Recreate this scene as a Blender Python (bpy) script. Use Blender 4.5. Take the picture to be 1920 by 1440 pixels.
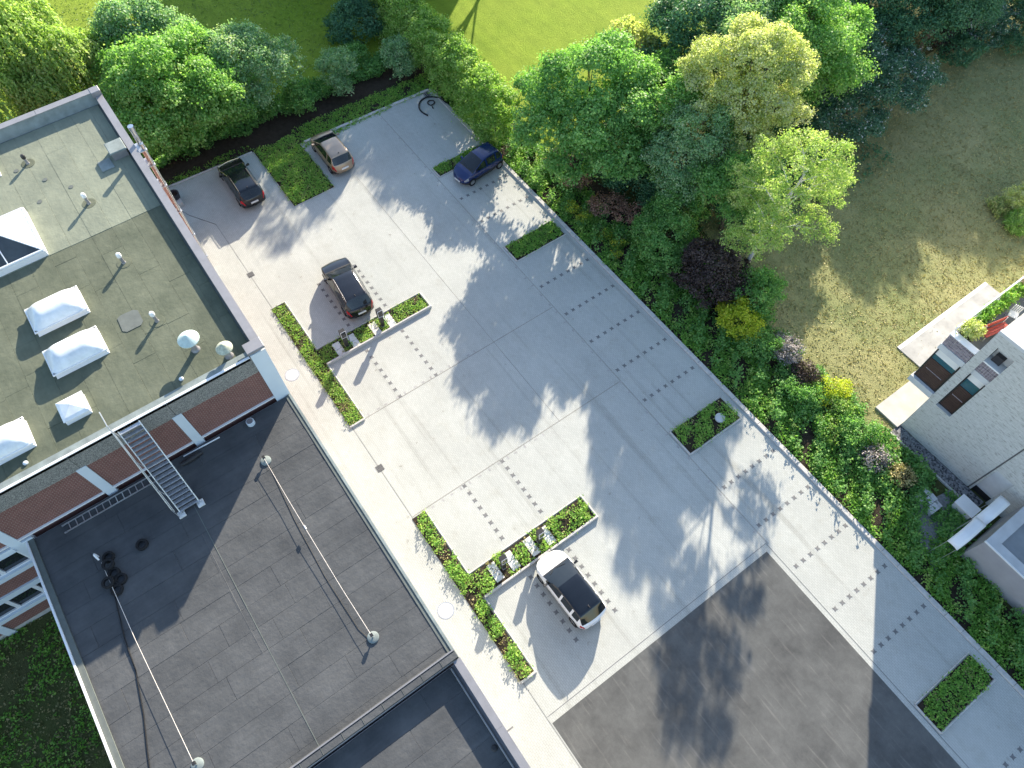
import bpy, bmesh, math, random
import numpy as np
from mathutils import Matrix, Vector
random.seed(7); rng = np.random.default_rng(11)
R = math.radians
for o in list(bpy.data.objects): bpy.data.objects.remove(o, do_unlink=True)
scn = bpy.context.scene; COL = scn.collection

# ------------------------------------------------------------------ camera, sky, sun, exposure
cd = bpy.data.cameras.new('camera'); cam = bpy.data.objects.new('camera', cd); COL.objects.link(cam)
cd.sensor_width = 36; cd.lens = 36 * 1352.84 / 1920; cd.clip_end = 600; cd.clip_start = 0.5
RI = Vector((0.58019558, 0.81447719, 0)); UP = Vector((-0.70941204, 0.50535207, 0.49127776)); FW = Vector((-0.40013453, 0.28503719, -0.87100296))
m = Matrix((RI, UP, -FW)).transposed().to_4x4(); m.translation = Vector((0, 0, 37)); cam.matrix_world = m
scn.camera = cam
SUN_EL, SUN_AZ = R(21.0), math.atan2(-0.6235, 0.7818)      # compass-like: from +Y towards +X
w = bpy.data.worlds.new('World'); scn.world = w; w.use_nodes = True
nt = w.node_tree; bg = nt.nodes['Background']
sky = nt.nodes.new('ShaderNodeTexSky'); sky.sky_type = 'NISHITA'; sky.sun_disc = False
sky.sun_elevation = SUN_EL; sky.sun_rotation = SUN_AZ; sky.air_density = 1.0; sky.dust_density = 0.6; sky.ozone_density = 0.8
nt.links.new(sky.outputs[0], bg.inputs[0]); bg.inputs[1].default_value = 0.138
ld = bpy.data.lights.new('sun', 'SUN'); ld.energy = 5.0; ld.angle = R(0.5); ld.color = (1.0, 0.885, 0.72)
sun = bpy.data.objects.new('sun', ld); COL.objects.link(sun)
sdir = Vector((0.6235 * math.cos(SUN_EL), -0.7818 * math.cos(SUN_EL), -math.sin(SUN_EL)))
sun.rotation_euler = sdir.to_track_quat('-Z', 'Y').to_euler(); sun.location = (-40, 60, 60)
vs = scn.view_settings; vs.view_transform = 'Standard'; vs.look = 'None'; vs.gamma = 1.0; vs.use_curve_mapping = False
vs.exposure = 1.47

# ------------------------------------------------------------------ helpers
def link(o, parent=None):
    COL.objects.link(o)
    if parent is not None: o.parent = parent
    return o
def tag(o, label=None, cat=None, group=None, kind=None):
    if label: o['label'] = label
    if cat: o['category'] = cat
    if group: o['group'] = group
    if kind: o['kind'] = kind
    return o
def empty(name, loc, rz=0):
    o = bpy.data.objects.new(name, None); o.location = loc; o.rotation_euler = (0, 0, rz); o.empty_display_size = 0.2
    return link(o)
class MB:
    def __init__(s): s.v = []; s.f = []
    def add(s, v, f):
        n = len(s.v); s.v += [tuple(p) for p in v]; s.f += [tuple(i + n for i in q) for q in f]; return s
    def box(s, x0, x1, y0, y1, z0, z1):
        return s.add([(x0,y0,z0),(x1,y0,z0),(x1,y1,z0),(x0,y1,z0),(x0,y0,z1),(x1,y0,z1),(x1,y1,z1),(x0,y1,z1)],
                     [(3,2,1,0),(4,5,6,7),(0,1,5,4),(1,2,6,5),(2,3,7,6),(3,0,4,7)])
    def cbox(s, x0, x1, y0, y1, z0, z1, c=0.012):          # box with a chamfered top edge
        return s.add([(x0,y0,z0),(x1,y0,z0),(x1,y1,z0),(x0,y1,z0),(x0,y0,z1-c),(x1,y0,z1-c),(x1,y1,z1-c),(x0,y1,z1-c),
                      (x0+c,y0+c,z1),(x1-c,y0+c,z1),(x1-c,y1-c,z1),(x0+c,y1-c,z1)],
                     [(3,2,1,0),(8,9,10,11),(0,1,5,4),(1,2,6,5),(2,3,7,6),(3,0,4,7),(4,5,9,8),(5,6,10,9),(6,7,11,10),(7,4,8,11)])
    def prism(s, poly, z0, z1):
        n = len(poly); v = [(x, y, z0) for x, y in poly] + [(x, y, z1) for x, y in poly]
        return s.add(v, [tuple(range(n))[::-1], tuple(range(n, 2*n))] + [(i, (i+1) % n, n + (i+1) % n, n + i) for i in range(n)])
    def tube(s, pts, rad, n=8, caps=True):
        pts = [Vector(p) for p in pts]; k = len(pts)
        rad = [rad] * k if not hasattr(rad, '__len__') else rad
        v = []; f = []; up = Vector((0.13, 0.27, 0.95))
        for i, p in enumerate(pts):
            d = (pts[min(i+1, k-1)] - pts[max(i-1, 0)]).normalized()
            a = d.cross(up); a = a.normalized() if a.length > 1e-4 else d.orthogonal().normalized(); b = d.cross(a)
            for j in range(n):
                t = 2 * math.pi * j / n; v.append(p + (a * math.cos(t) + b * math.sin(t)) * rad[i])
        for i in range(k-1):
            for j in range(n): f.append((i*n+j, i*n+(j+1) % n, (i+1)*n+(j+1) % n, (i+1)*n+j))
        if caps: f.append(tuple(range(n))[::-1]); f.append(tuple(range((k-1)*n, k*n)))
        return s.add(v, f)
    def lathe(s, prof, c=(0,0,0), n=20):                     # profile of (radius, z)
        v = []; f = []; k = len(prof)
        for r, z in prof:
            for j in range(n):
                t = 2 * math.pi * j / n; v.append((c[0] + r*math.cos(t), c[1] + r*math.sin(t), c[2] + z))
        for i in range(k-1):
            for j in range(n): f.append((i*n+j, i*n+(j+1) % n, (i+1)*n+(j+1) % n, (i+1)*n+j))
        f.append(tuple(range(n))[::-1]); f.append(tuple(range((k-1)*n, k*n)))
        return s.add(v, f)
    def mesh(s, name, mat=None, smooth=False):
        me = bpy.data.meshes.new(name); me.from_pydata(s.v, [], s.f)
        if smooth: me.polygons.foreach_set('use_smooth', [True] * len(me.polygons)); me.set_sharp_from_angle(angle=R(40))
        if mat: me.materials.append(mat)
        me.update(); return me
    def build(s, name, mat, parent=None, smooth=False, loc=None):
        o = bpy.data.objects.new(name, s.mesh(name, mat, smooth))
        if loc: o.location = loc
        return link(o, parent)
def inst(name, me, parent=None, loc=(0,0,0), rz=0):
    o = bpy.data.objects.new(name, me); o.location = loc; o.rotation_euler = (0, 0, rz); return link(o, parent)

# ------------------------------------------------------------------ materials
class NT:
    def __init__(s, name):
        s.m = bpy.data.materials.new(name); s.m.use_nodes = True; s.t = s.m.node_tree; s.b = s.t.nodes['Principled BSDF']
        s.out = s.t.nodes['Material Output']
    def n(s, typ, **kw):
        q = s.t.nodes.new(typ)
        for k, v in kw.items():
            if k in q.inputs.keys() if isinstance(k, str) else False: q.inputs[k].default_value = v
            else: setattr(q, k, v)
        return q
    def l(s, a, b): s.t.links.new(a, b)
    def pos(s, scale=(1,1,1), obj=False, rot=0):
        if obj: src = s.n('ShaderNodeTexCoord').outputs['Object']
        else: src = s.n('ShaderNodeNewGeometry').outputs['Position']
        mp = s.n('ShaderNodeMapping'); mp.inputs['Scale'].default_value = scale; mp.inputs['Rotation'].default_value = (0, 0, rot)
        s.l(src, mp.inputs['Vector']); return mp.outputs['Vector']
    def noise(s, scale, detail=5, rough=0.6, vec=None):
        q = s.n('ShaderNodeTexNoise'); q.inputs['Scale'].default_value = scale; q.inputs['Detail'].default_value = detail; q.inputs['Roughness'].default_value = rough
        s.l(vec if vec is not None else s.pos(), q.inputs['Vector']); return q.outputs['Fac']
    def ramp(s, fac, stops):
        q = s.n('ShaderNodeValToRGB'); e = q.color_ramp.elements
        while len(e) < len(stops): e.new(0.5)
        for i, (p, c) in enumerate(stops): e[i].position = p; e[i].color = (*c, 1) if len(c) == 3 else c
        s.l(fac, q.inputs['Fac']); return q.outputs['Color']
    def mix(s, fac, a, b, mode='MIX'):
        q = s.n('ShaderNodeMix'); q.data_type = 'RGBA'; q.blend_type = mode
        for i, x in ((0, fac), (6, a), (7, b)):
            if isinstance(x, (int, float)): q.inputs[i].default_value = x
            elif isinstance(x, tuple): q.inputs[i].default_value = (*x, 1)
            else: s.l(x, q.inputs[i])
        return q.outputs[2]
    def bump(s, h, strength=0.3, dist=0.02):
        q = s.n('ShaderNodeBump'); q.inputs['Strength'].default_value = strength; q.inputs['Distance'].default_value = dist
        s.l(h, q.inputs['Height']); s.l(q.outputs['Normal'], s.b.inputs['Normal'])
    def col(s, c):
        if isinstance(c, tuple): s.b.inputs['Base Color'].default_value = (*c, 1)
        else: s.l(c, s.b.inputs['Base Color'])
    def set(s, rough=0.8, spec=0.3, metal=0.0, coat=0.0):
        s.b.inputs['Roughness'].default_value = rough; s.b.inputs['Specular IOR Level'].default_value = spec
        s.b.inputs['Metallic'].default_value = metal; s.b.inputs['Coat Weight'].default_value = coat; s.b.inputs['Coat Roughness'].default_value = 0.04
        return s.m
def plain(name, c, rough=0.6, spec=0.3, metal=0, coat=0, var=0.12, scale=6, bump=0.0):
    t = NT(name); f = t.noise(scale)
    a = tuple(max(0, x * (1 - var)) for x in c); b = tuple(min(1, x * (1 + var)) for x in c)
    t.col(t.ramp(f, [(0.3, a), (0.7, b)]))
    if bump: t.bump(t.noise(scale * 12), bump, 0.01)
    return t.set(rough, spec, metal, coat)
def mat_pavers():
    t = NT('concrete_pavers'); br = t.n('ShaderNodeTexBrick'); v = t.pos()
    t.l(v, br.inputs['Vector']); br.inputs['Scale'].default_value = 1; br.inputs['Brick Width'].default_value = 0.2; br.inputs['Row Height'].default_value = 0.1
    br.inputs['Mortar Size'].default_value = 0.006; br.inputs['Color1'].default_value = (0.452, 0.468, 0.440, 1); br.inputs['Color2'].default_value = (0.492, 0.505, 0.475, 1)
    br.inputs['Mortar'].default_value = (0.32, 0.325, 0.30, 1)
    big = t.ramp(t.noise(0.25, 6), [(0.3, (0.84, 0.84, 0.84)), (0.7, (1, 1, 1))])
    c = t.mix(1.0, br.outputs['Color'], big, 'MULTIPLY')
    st = t.ramp(t.noise(1.3, 8, 0.75), [(0.28, (0.86, 0.84, 0.80)), (0.48, (1, 1, 1))]); c = t.mix(0.7, c, st, 'MULTIPLY')
    tr = t.ramp(t.noise(0.8, 4, 0.5, t.pos((0.12, 2.2, 1))), [(0.35, (0.93, 0.93, 0.93)), (0.65, (1, 1, 1))]); c = t.mix(0.6, c, tr, 'MULTIPLY')
    sp = t.ramp(t.noise(2.6, 3, 0.5), [(0.22, (0.62, 0.60, 0.57)), (0.30, (1, 1, 1))]); c = t.mix(0.75, c, sp, 'MULTIPLY')     # drips and damp spots
    ty = t.ramp(t.noise(1.0, 3, 0.5, t.pos((0.05, 1.6, 1), rot=R(4))), [(0.60, (1, 1, 1)), (0.72, (0.80, 0.795, 0.78))]); c = t.mix(0.85, c, ty, 'MULTIPLY')   # tyre tracks along the aisle
    t.col(c); t.bump(br.outputs['Fac'], -0.3, 0.004); return t.set(0.85, 0.2)
def mat_asphalt():
    t = NT('asphalt'); n1 = t.noise(0.45, 9, 0.72); n2 = t.noise(48, 4, 0.75)
    c = t.ramp(n1, [(0.28, (0.066, 0.068, 0.068)), (0.72, (0.150, 0.154, 0.150))])
    sc = t.ramp(t.noise(1.0, 6, 0.6, t.pos((0.5, 5.5, 1), rot=R(14))), [(0.56, (0, 0, 0)), (0.72, (1, 1, 1))])
    c = t.mix(t.mix(1.0, sc, (0.30, 0.30, 0.30), 'MULTIPLY'), c, (0.26, 0.25, 0.235))
    c = t.mix(0.5, c, t.ramp(n2, [(0.3, (0.6, 0.6, 0.6)), (0.7, (1.3, 1.3, 1.3))]), 'MULTIPLY')
    t.col(c); t.bump(n2, 0.5, 0.01); return t.set(0.9, 0.08)
def mat_soil():
    t = NT('soil'); t.col(t.ramp(t.noise(3, 8, 0.7), [(0.25, (0.022, 0.017, 0.013)), (0.75, (0.062, 0.05, 0.038))])); t.bump(t.noise(14, 6), 1.0, 0.06); return t.set(0.95, 0.1)
def mat_lawn(name, a, b, dry, dryamt=0.5, dscale=0.12):
    t = NT(name); n1 = t.noise(dscale, 5, 0.6); n2 = t.noise(9, 8, 0.75)
    g = t.ramp(n2, [(0.3, a), (0.7, b)]); dm = t.ramp(n1, [(0.35, (0, 0, 0)), (0.65, (1, 1, 1))])
    c = t.mix(t.mix(1.0, dm, (dryamt,) * 3, 'MULTIPLY'), g, dry)
    c = t.mix(0.5, c, t.ramp(t.noise(1.0, 4, 0.55, t.pos((0.10, 1.3, 1), rot=R(35))), [(0.35, (0.78, 0.82, 0.78)), (0.65, (1.1, 1.1, 1.05))]), 'MULTIPLY')
    c = t.mix(0.6, c, t.ramp(t.noise(0.9, 7, 0.7), [(0.3, (0.72, 0.78, 0.70)), (0.6, (1.06, 1.06, 1.02))]), 'MULTIPLY')
    c = t.mix(0.55, c, t.ramp(t.noise(26, 4, 0.8), [(0.3, (0.45, 0.5, 0.42)), (0.62, (1.2, 1.2, 1.2))]), 'MULTIPLY')
    t.col(c); t.bump(n2, 1.0, 0.08); return t.set(0.9, 0.1)
def mat_felt(name, a, b, along=0):
    t = NT(name); oi = t.n('ShaderNodeObjectInfo').outputs['Random']
    n1 = t.noise(0.7, 6, 0.65); c = t.ramp(n1, [(0.3, a), (0.7, b)])
    c = t.mix(0.8, c, t.ramp(oi, [(0, (0.94, 0.94, 0.94)), (1, (1.04, 1.04, 1.04))]), 'MULTIPLY')
    wv = t.noise(1.0, 5, 0.6, t.pos((7, 0.6, 1) if along else (0.6, 7, 1)))
    c = t.mix(0.5, c, t.ramp(wv, [(0.3, (0.84, 0.84, 0.84)), (0.7, (1.08, 1.08, 1.08))]), 'MULTIPLY')
    c = t.mix(0.6, c, t.ramp(t.noise(3.0, 8, 0.8), [(0.25, (0.72, 0.70, 0.66)), (0.45, (1, 1, 1))]), 'MULTIPLY')
    t.col(c); t.bump(t.noise(4, 6, 0.6), 0.5, 0.05); return t.set(0.9, 0.08)
def mat_brick(name, a, b, mortar, bw=0.21, rh=0.07, vec='x', mw=0.012, bias=0.0):
    t = NT(name); g = t.n('ShaderNodeNewGeometry'); sp = t.n('ShaderNodeSeparateXYZ'); cb = t.n('ShaderNodeCombineXYZ')
    t.l(g.outputs['Position'], sp.inputs[0]); t.l(sp.outputs['Y' if vec == 'y' else 'X'], cb.inputs[0]); t.l(sp.outputs['Z'], cb.inputs[1])
    br = t.n('ShaderNodeTexBrick'); t.l(cb.outputs[0], br.inputs['Vector']); br.inputs['Scale'].default_value = 1
    br.inputs['Brick Width'].default_value = bw; br.inputs['Row Height'].default_value = rh; br.inputs['Mortar Size'].default_value = mw; br.inputs['Bias'].default_value = bias
    br.inputs['Color1'].default_value = (*a, 1); br.inputs['Color2'].default_value = (*b, 1); br.inputs['Mortar'].default_value = (*mortar, 1)
    c = t.mix(0.5, br.outputs['Color'], t.ramp(t.noise(1.5, 6), [(0.3, (0.8, 0.8, 0.8)), (0.7, (1.1, 1.1, 1.1))]), 'MULTIPLY')
    t.col(c); t.bump(br.outputs['Fac'], -0.5, 0.01); return t.set(0.85, 0.2)
def mat_whitebrick():
    t = NT('white_wall_brick'); g = t.n('ShaderNodeNewGeometry'); sp = t.n('ShaderNodeSeparateXYZ'); cb = t.n('ShaderNodeCombineXYZ')
    ad = t.n('ShaderNodeMath', operation='ADD'); t.l(g.outputs['Position'], sp.inputs[0]); t.l(sp.outputs['X'], ad.inputs[0]); t.l(sp.outputs['Y'], ad.inputs[1])
    t.l(ad.outputs[0], cb.inputs[0]); t.l(sp.outputs['Z'], cb.inputs[1])
    br = t.n('ShaderNodeTexBrick'); t.l(cb.outputs[0], br.inputs['Vector']); br.inputs['Scale'].default_value = 1
    br.inputs['Brick Width'].default_value = 0.26; br.inputs['Row Height'].default_value = 0.072; br.inputs['Mortar Size'].default_value = 0.008
    br.inputs['Color1'].default_value = (0.47, 0.475, 0.455, 1); br.inputs['Color2'].default_value = (0.55, 0.55, 0.53, 1); br.inputs['Mortar'].default_value = (0.42, 0.42, 0.40, 1)
    mp = t.n('ShaderNodeMapping'); mp.inputs['Scale'].default_value = (3.4, 12.5, 1); t.l(cb.outputs[0], mp.inputs['Vector'])
    dk = t.ramp(t.noise(1.0, 3, 0.6, mp.outputs[0]), [(0.54, (1, 1, 1)), (0.66, (0.52, 0.50, 0.48))])
    c = t.mix(0.8, br.outputs['Color'], dk, 'MULTIPLY'); t.col(c); t.bump(br.outputs['Fac'], -0.4, 0.01); return t.set(0.85, 0.2)
def mat_gravel(name, a, b, scale=22):
    t = NT(name); vo = t.n('ShaderNodeTexVoronoi'); vo.inputs['Scale'].default_value = scale; t.l(t.pos(), vo.inputs['Vector'])
    sp = t.n('ShaderNodeSeparateColor'); t.l(vo.outputs['Color'], sp.inputs[0]); c = t.ramp(sp.outputs[0], [(0.1, a), (0.9, b)])
    t.col(c); t.bump(vo.outputs['Distance'], -0.8, 0.02); return t.set(0.9, 0.2)
def mat_paint(name, c, metal=0.0, rough=0.28):
    t = NT(name); f = t.noise(2.0, 3); t.col(t.ramp(f, [(0.3, tuple(x*0.94 for x in c)), (0.7, tuple(min(1, x*1.06) for x in c))])); return t.set(rough, 0.4, metal, 0.6)
def mat_leaf(name, stops, transl=0.44, rough=0.5, gain=2.85):
    stops = [(p, tuple(min(0.6, x * (gain * (1.0, 1.0, 1.12)[k])) for k, x in enumerate(c))) for p, c in stops]
    t = NT(name); at = t.n('ShaderNodeAttribute'); at.attribute_name = 'tint'; c = t.ramp(at.outputs['Fac'], stops)
    t.col(c); t.set(0.5, 0.2)
    tr = t.n('ShaderNodeBsdfTranslucent'); hc = t.mix(1.0, c, (1.22, 1.36, 0.68), 'MULTIPLY'); t.l(hc, tr.inputs['Color'])
    mx = t.n('ShaderNodeMixShader'); mx.inputs[0].default_value = transl; t.l(t.b.outputs[0], mx.inputs[1]); t.l(tr.outputs[0], mx.inputs[2]); t.l(mx.outputs[0], t.out.inputs['Surface']); return t.m
MT = dict(
    pavers=mat_pavers(), asphalt=mat_asphalt(), soil=mat_soil(),
    lawn_green=mat_lawn('mown_green_grass', (0.155, 0.25, 0.022), (0.27, 0.365, 0.04), (0.34, 0.38, 0.065), 0.4),
    lawn_dry=mat_lawn('dry_mown_grass', (0.16, 0.19, 0.08), (0.28, 0.30, 0.14), (0.42, 0.36, 0.19), 0.65, 0.13),
    rough_grass=mat_lawn('rough_grass_ground', (0.05, 0.07, 0.02), (0.11, 0.13, 0.045), (0.12, 0.10, 0.06), 0.5, 0.3),
    kerb=plain('kerb_concrete', (0.47, 0.46, 0.44), 0.85, var=0.14, scale=4, bump=0.2), slab=plain('slab_concrete', (0.62, 0.62, 0.60), 0.8, var=0.08, scale=5, bump=0.1),
    mark=plain('anthracite_stone', (0.165, 0.165, 0.165), 0.8, var=0.25, scale=9), joint=plain('joint_sand', (0.22, 0.20, 0.17), 0.9, var=0.3, scale=9),
    felt_pale=mat_felt('pale_mineral_felt', (0.185, 0.205, 0.16), (0.25, 0.27, 0.205)), felt_olive=mat_felt('olive_mineral_felt', (0.092, 0.105, 0.076), (0.15, 0.163, 0.118)),
    felt_grey=mat_felt('grey_mineral_felt', (0.066, 0.070, 0.074), (0.104, 0.108, 0.111), 1), felt_dark=plain('dark_upstand_felt', (0.12, 0.135, 0.125), 0.8, scale=3, bump=0.2),
    felt_edge=plain('weathered_felt_upstand', (0.20, 0.235, 0.23), 0.75, scale=2, var=0.25, bump=0.2),
    zinc=plain('zinc_coping', (0.27, 0.265, 0.275), 0.45, 0.5, 0.35, var=0.1, scale=1.5), white_metal=plain('white_metal', (0.74, 0.75, 0.76), 0.4, 0.5, var=0.05, scale=2),
    panel=plain('pale_blue_panel', (0.62, 0.69, 0.74), 0.45, 0.5, var=0.04, scale=1), steel=plain('galvanised_steel', (0.52, 0.54, 0.56), 0.38, 0.5, 0.7, var=0.18, scale=5),
    chrome=plain('stainless_steel', (0.66, 0.66, 0.66), 0.2, 0.5, 0.95, var=0.06, scale=3), brick=mat_brick('red_brown_brick', (0.145, 0.050, 0.042), (0.195, 0.070, 0.058), (0.29, 0.21, 0.18), 0.22, 0.085, 'y', 0.013),
    aggregate=mat_gravel('exposed_aggregate', (0.11, 0.11, 0.10), (0.36, 0.345, 0.31), 38), gravel=mat_gravel('dark_gravel', (0.06, 0.06, 0.065), (0.26, 0.26, 0.27), 12),
    whitebrick=mat_whitebrick(), render_white=plain('white_render', (0.70, 0.69, 0.67), 0.8, var=0.05, scale=2), render_grey=plain('grey_render', (0.33, 0.32, 0.335), 0.85, var=0.06, scale=2),
    grey_roof=plain('blue_grey_membrane', (0.24, 0.26, 0.28), 0.7, var=0.12, scale=1.5), concrete_light=plain('light_concrete', (0.52, 0.53, 0.54), 0.7, var=0.08, scale=2),
    dome=plain('opal_acrylic', (0.66, 0.70, 0.72), 0.16, 0.5, var=0.12, scale=3), opal=plain('sun_glare_glazing', (0.80, 0.81, 0.82), 0.25, 0.5, var=0.03, scale=2),  # second material: white stands in for sun glare on the lantern glass
    glass=plain('dark_window_glass', (0.018, 0.022, 0.026), 0.04, 0.6, var=0.2, scale=1), roof_glass=plain('roof_lantern_glass', (0.06, 0.07, 0.075), 0.06, 0.6, var=0.3, scale=1),
    car_glass=plain('car_glass', (0.012, 0.016, 0.02), 0.03, 0.6, var=0.1), tyre=plain('tyre_rubber', (0.02, 0.02, 0.021), 0.85, 0.2, var=0.2, scale=20), rim=plain('alloy_rim', (0.50, 0.50, 0.51), 0.3, 0.5, 0.8, var=0.05),
    black_plastic=plain('black_plastic', (0.025, 0.025, 0.027), 0.5, 0.4, var=0.1), black_hose=plain('black_corrugated_plastic', (0.018, 0.02, 0.024), 0.55, 0.3, var=0.1, scale=20),
    light_lens=plain('headlight_lens', (0.30, 0.31, 0.33), 0.12, 0.6, 0.1, var=0.1, scale=20), red_lens=plain('red_tail_lens', (0.45, 0.015, 0.02), 0.12, 0.6, var=0.15, scale=12), plate=plain('number_plate', (0.72, 0.72, 0.70), 0.4, 0.4),
    wood_brown=mat_felt('brown_timber_blind', (0.055, 0.036, 0.03), (0.095, 0.062, 0.05), 1), mauve=plain('mauve_tile', (0.25, 0.215, 0.24), 0.6, 0.4, var=0.3, scale=7), teal_glass=plain('teal_glass', (0.04, 0.11, 0.14), 0.05, 0.6),
    red=plain('red_plastic', (0.42, 0.075, 0.05), 0.5, 0.4), terracotta=plain('dark_trough', (0.035, 0.035, 0.04), 0.6), bark=plain('grey_brown_bark', (0.12, 0.095, 0.07), 0.9, scale=9, var=0.35, bump=0.5),
    birch_bark=plain('white_birch_bark', (0.55, 0.53, 0.49), 0.8, scale=6, var=0.25), dead=plain('dead_twig', (0.15, 0.095, 0.065), 0.9, var=0.3, scale=8),
    deck=plain('pale_deck', (0.62, 0.62, 0.60), 0.7, var=0.06, scale=3), pipe_moss=plain('mossy_cap', (0.40, 0.42, 0.33), 0.7, var=0.3, scale=7), cap_teal=plain('verdigris_cap', (0.46, 0.56, 0.53), 0.6, var=0.12, scale=5),
    cable_white=plain('white_cable', (0.72, 0.66, 0.60), 0.5), cable_black=plain('black_cable', (0.015, 0.015, 0.016), 0.6), path=plain('gravel_path', (0.22, 0.22, 0.23), 0.9, var=0.3, scale=9),
)
def ramp3(a, b, c): return [(0.0, a), (0.5, b), (1.0, c)]
LF = dict(
    maple=mat_leaf('bright_green_leaves', ramp3((0.04, 0.09, 0.02), (0.08, 0.155, 0.036), (0.155, 0.23, 0.075))),
    willow=mat_leaf('yellow_green_willow_leaves', ramp3((0.06, 0.10, 0.02), (0.115, 0.17, 0.04), (0.20, 0.245, 0.08))),
    hedge=mat_leaf('olive_hedge_leaves', ramp3((0.045, 0.095, 0.016), (0.09, 0.15, 0.03), (0.17, 0.215, 0.07))),
    mid=mat_leaf('mid_green_leaves', ramp3((0.032, 0.08, 0.022), (0.066, 0.135, 0.034), (0.13, 0.20, 0.065))),
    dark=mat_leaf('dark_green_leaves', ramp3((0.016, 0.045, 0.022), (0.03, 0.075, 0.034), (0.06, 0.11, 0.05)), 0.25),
    yellow=mat_leaf('pale_yellow_leaves', ramp3((0.10, 0.14, 0.04), (0.20, 0.24, 0.075), (0.32, 0.34, 0.14))),
    blue=mat_leaf('blue_green_leaves', ramp3((0.05, 0.10, 0.045), (0.10, 0.165, 0.075), (0.19, 0.25, 0.12))),
    birch=mat_leaf('birch_leaves', ramp3((0.06, 0.10, 0.022), (0.125, 0.175, 0.045), (0.225, 0.265, 0.10))),
    blossom=mat_leaf('green_leaves_white_blossom', [(0, (0.018, 0.045, 0.028)), (0.55, (0.035, 0.075, 0.04)), (0.86, (0.055, 0.10, 0.055)), (0.9, (0.42, 0.44, 0.42)), (1, (0.5, 0.52, 0.5))], 0.25),
    purple=mat_leaf('dark_purple_leaves', ramp3((0.022, 0.016, 0.013), (0.040, 0.029, 0.024), (0.075, 0.058, 0.048)), 0.2, gain=2.0),
    lime=mat_leaf('lime_leaves', ramp3((0.10, 0.15, 0.012), (0.20, 0.25, 0.02), (0.34, 0.36, 0.04))),
    ground=mat_leaf('ground_cover_leaves', ramp3((0.035, 0.085, 0.014), (0.085, 0.165, 0.028), (0.18, 0.25, 0.055))),
    grey=mat_leaf('grey_twig_leaves', ramp3((0.06, 0.055, 0.05), (0.10, 0.09, 0.085), (0.16, 0.15, 0.13)), 0.15),
    yflower=mat_leaf('leaves_with_yellow_flowers', [(0, (0.035, 0.08, 0.015)), (0.55, (0.08, 0.13, 0.02)), (0.7, (0.30, 0.26, 0.02)), (1, (0.45, 0.38, 0.03))]),
    straw=mat_leaf('dry_grass_blades', ramp3((0.05, 0.055, 0.02), (0.14, 0.12, 0.05), (0.24, 0.19, 0.09)), 0.2),
    brown=mat_leaf('dead_brown_leaves', ramp3((0.06, 0.035, 0.022), (0.12, 0.07, 0.045), (0.19, 0.12, 0.08)), 0.2),
    blade=mat_leaf('grass_blades', ramp3((0.045, 0.075, 0.018), (0.10, 0.13, 0.035), (0.21, 0.19, 0.08)), 0.3),
    pink=mat_leaf('pinkish_foliage', ramp3((0.16, 0.10, 0.06), (0.28, 0.16, 0.12), (0.40, 0.26, 0.2))),
)
#@@SETTING@@
# ------------------------------------------------------------------ ground, lot, lawns
def sheet(name, poly, z, mat, thick=0.3):
    return tag(MB().prism(poly, z - thick, z).build(name, mat), kind='structure')
ground = tag(MB().add([(-300,-300,-0.07),(300,-300,-0.07),(300,300,-0.07),(-300,300,-0.07)], [(0,1,2,3)]).build('ground', MT['rough_grass']), kind='structure')
def rect(x0, x1, y0, y1): return [(x0,y0),(x1,y0),(x1,y1),(x0,y1)]
sheet('lawn', rect(-110, -46.6, -12, 22.4), -0.045, MT['lawn_green'], 0.1)
sheet('lawn', rect(-110, -31.2, 25.2, 110), -0.045, MT['lawn_green'], 0.1)
sheet('lawn', [(-21.5,30),(-10.5,27.2),(-1.0,27.0),(-1.0,110),(-24,110)], -0.04, MT['lawn_dry'], 0.1)
sheet('soil_bed', [(-46.3,0.5),(-46.3,24.9),(-31,26.5),(-22,26.6),(-17.5,29.5),(-11,27.0),(4.5,26.6),(4.5,24.9),(20,24.9),(20,22.0),(-41.5,22.0),(-42,11.4),(-43.5,0.5)], -0.05, MT['soil'], 0.1)
lot = sheet('parking_lot', [(-43.72,0.9),(-43.4,8.05),(-42.15,11.38),(-41.68,22.0),(22,22.0),(22,0.9)], 0.0, MT['pavers'], 0.25)
drive = sheet('driveway', rect(-1.15, 22, 3.12, 17.1), 0.004, MT['asphalt'], 0.02)
walk = sheet('pavement', rect(-38.6, 22, 0.9, 2.98), 0.005, MT['pavers'], 0.02)
# thin recessed joints between the differently laid paving fields
def strip(name, x0, x1, y0, y1, mat, z=0.006): return MB().box(x0, x1, y0, y1, z - 0.004, z).build(name, mat, lot)
strip('drain_joint', -38.6, 20, 3.03, 3.055, MT['mark'])
strip('paving_joint', -41.3, -1.4, 17.44, 17.462, MT['joint'])
strip('paving_joint', -20.04, -20.015, 3.1, 17.4, MT['joint'], 0.0065)
strip('paving_joint', -13.46, -13.435, 3.1, 17.4, MT['joint'], 0.0065)
strip('paving_joint', -36.9, -13.4, 12.9, 12.918, MT['joint'], 0.0062)
strip('edge_joint', -1.5, 20, 17.36, 17.385, MT['mark'], 0.0068)
strip('edge_joint', -1.5, -1.475, 3.1, 17.36, MT['mark'], 0.0066)
MB().tube([(-43.0,0.9,0.0),(-40.4,1.9,0.002),(-38.6,3.03,0.002)], 0.02, 5).build('drain_joint', MT['mark'], lot)
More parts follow.
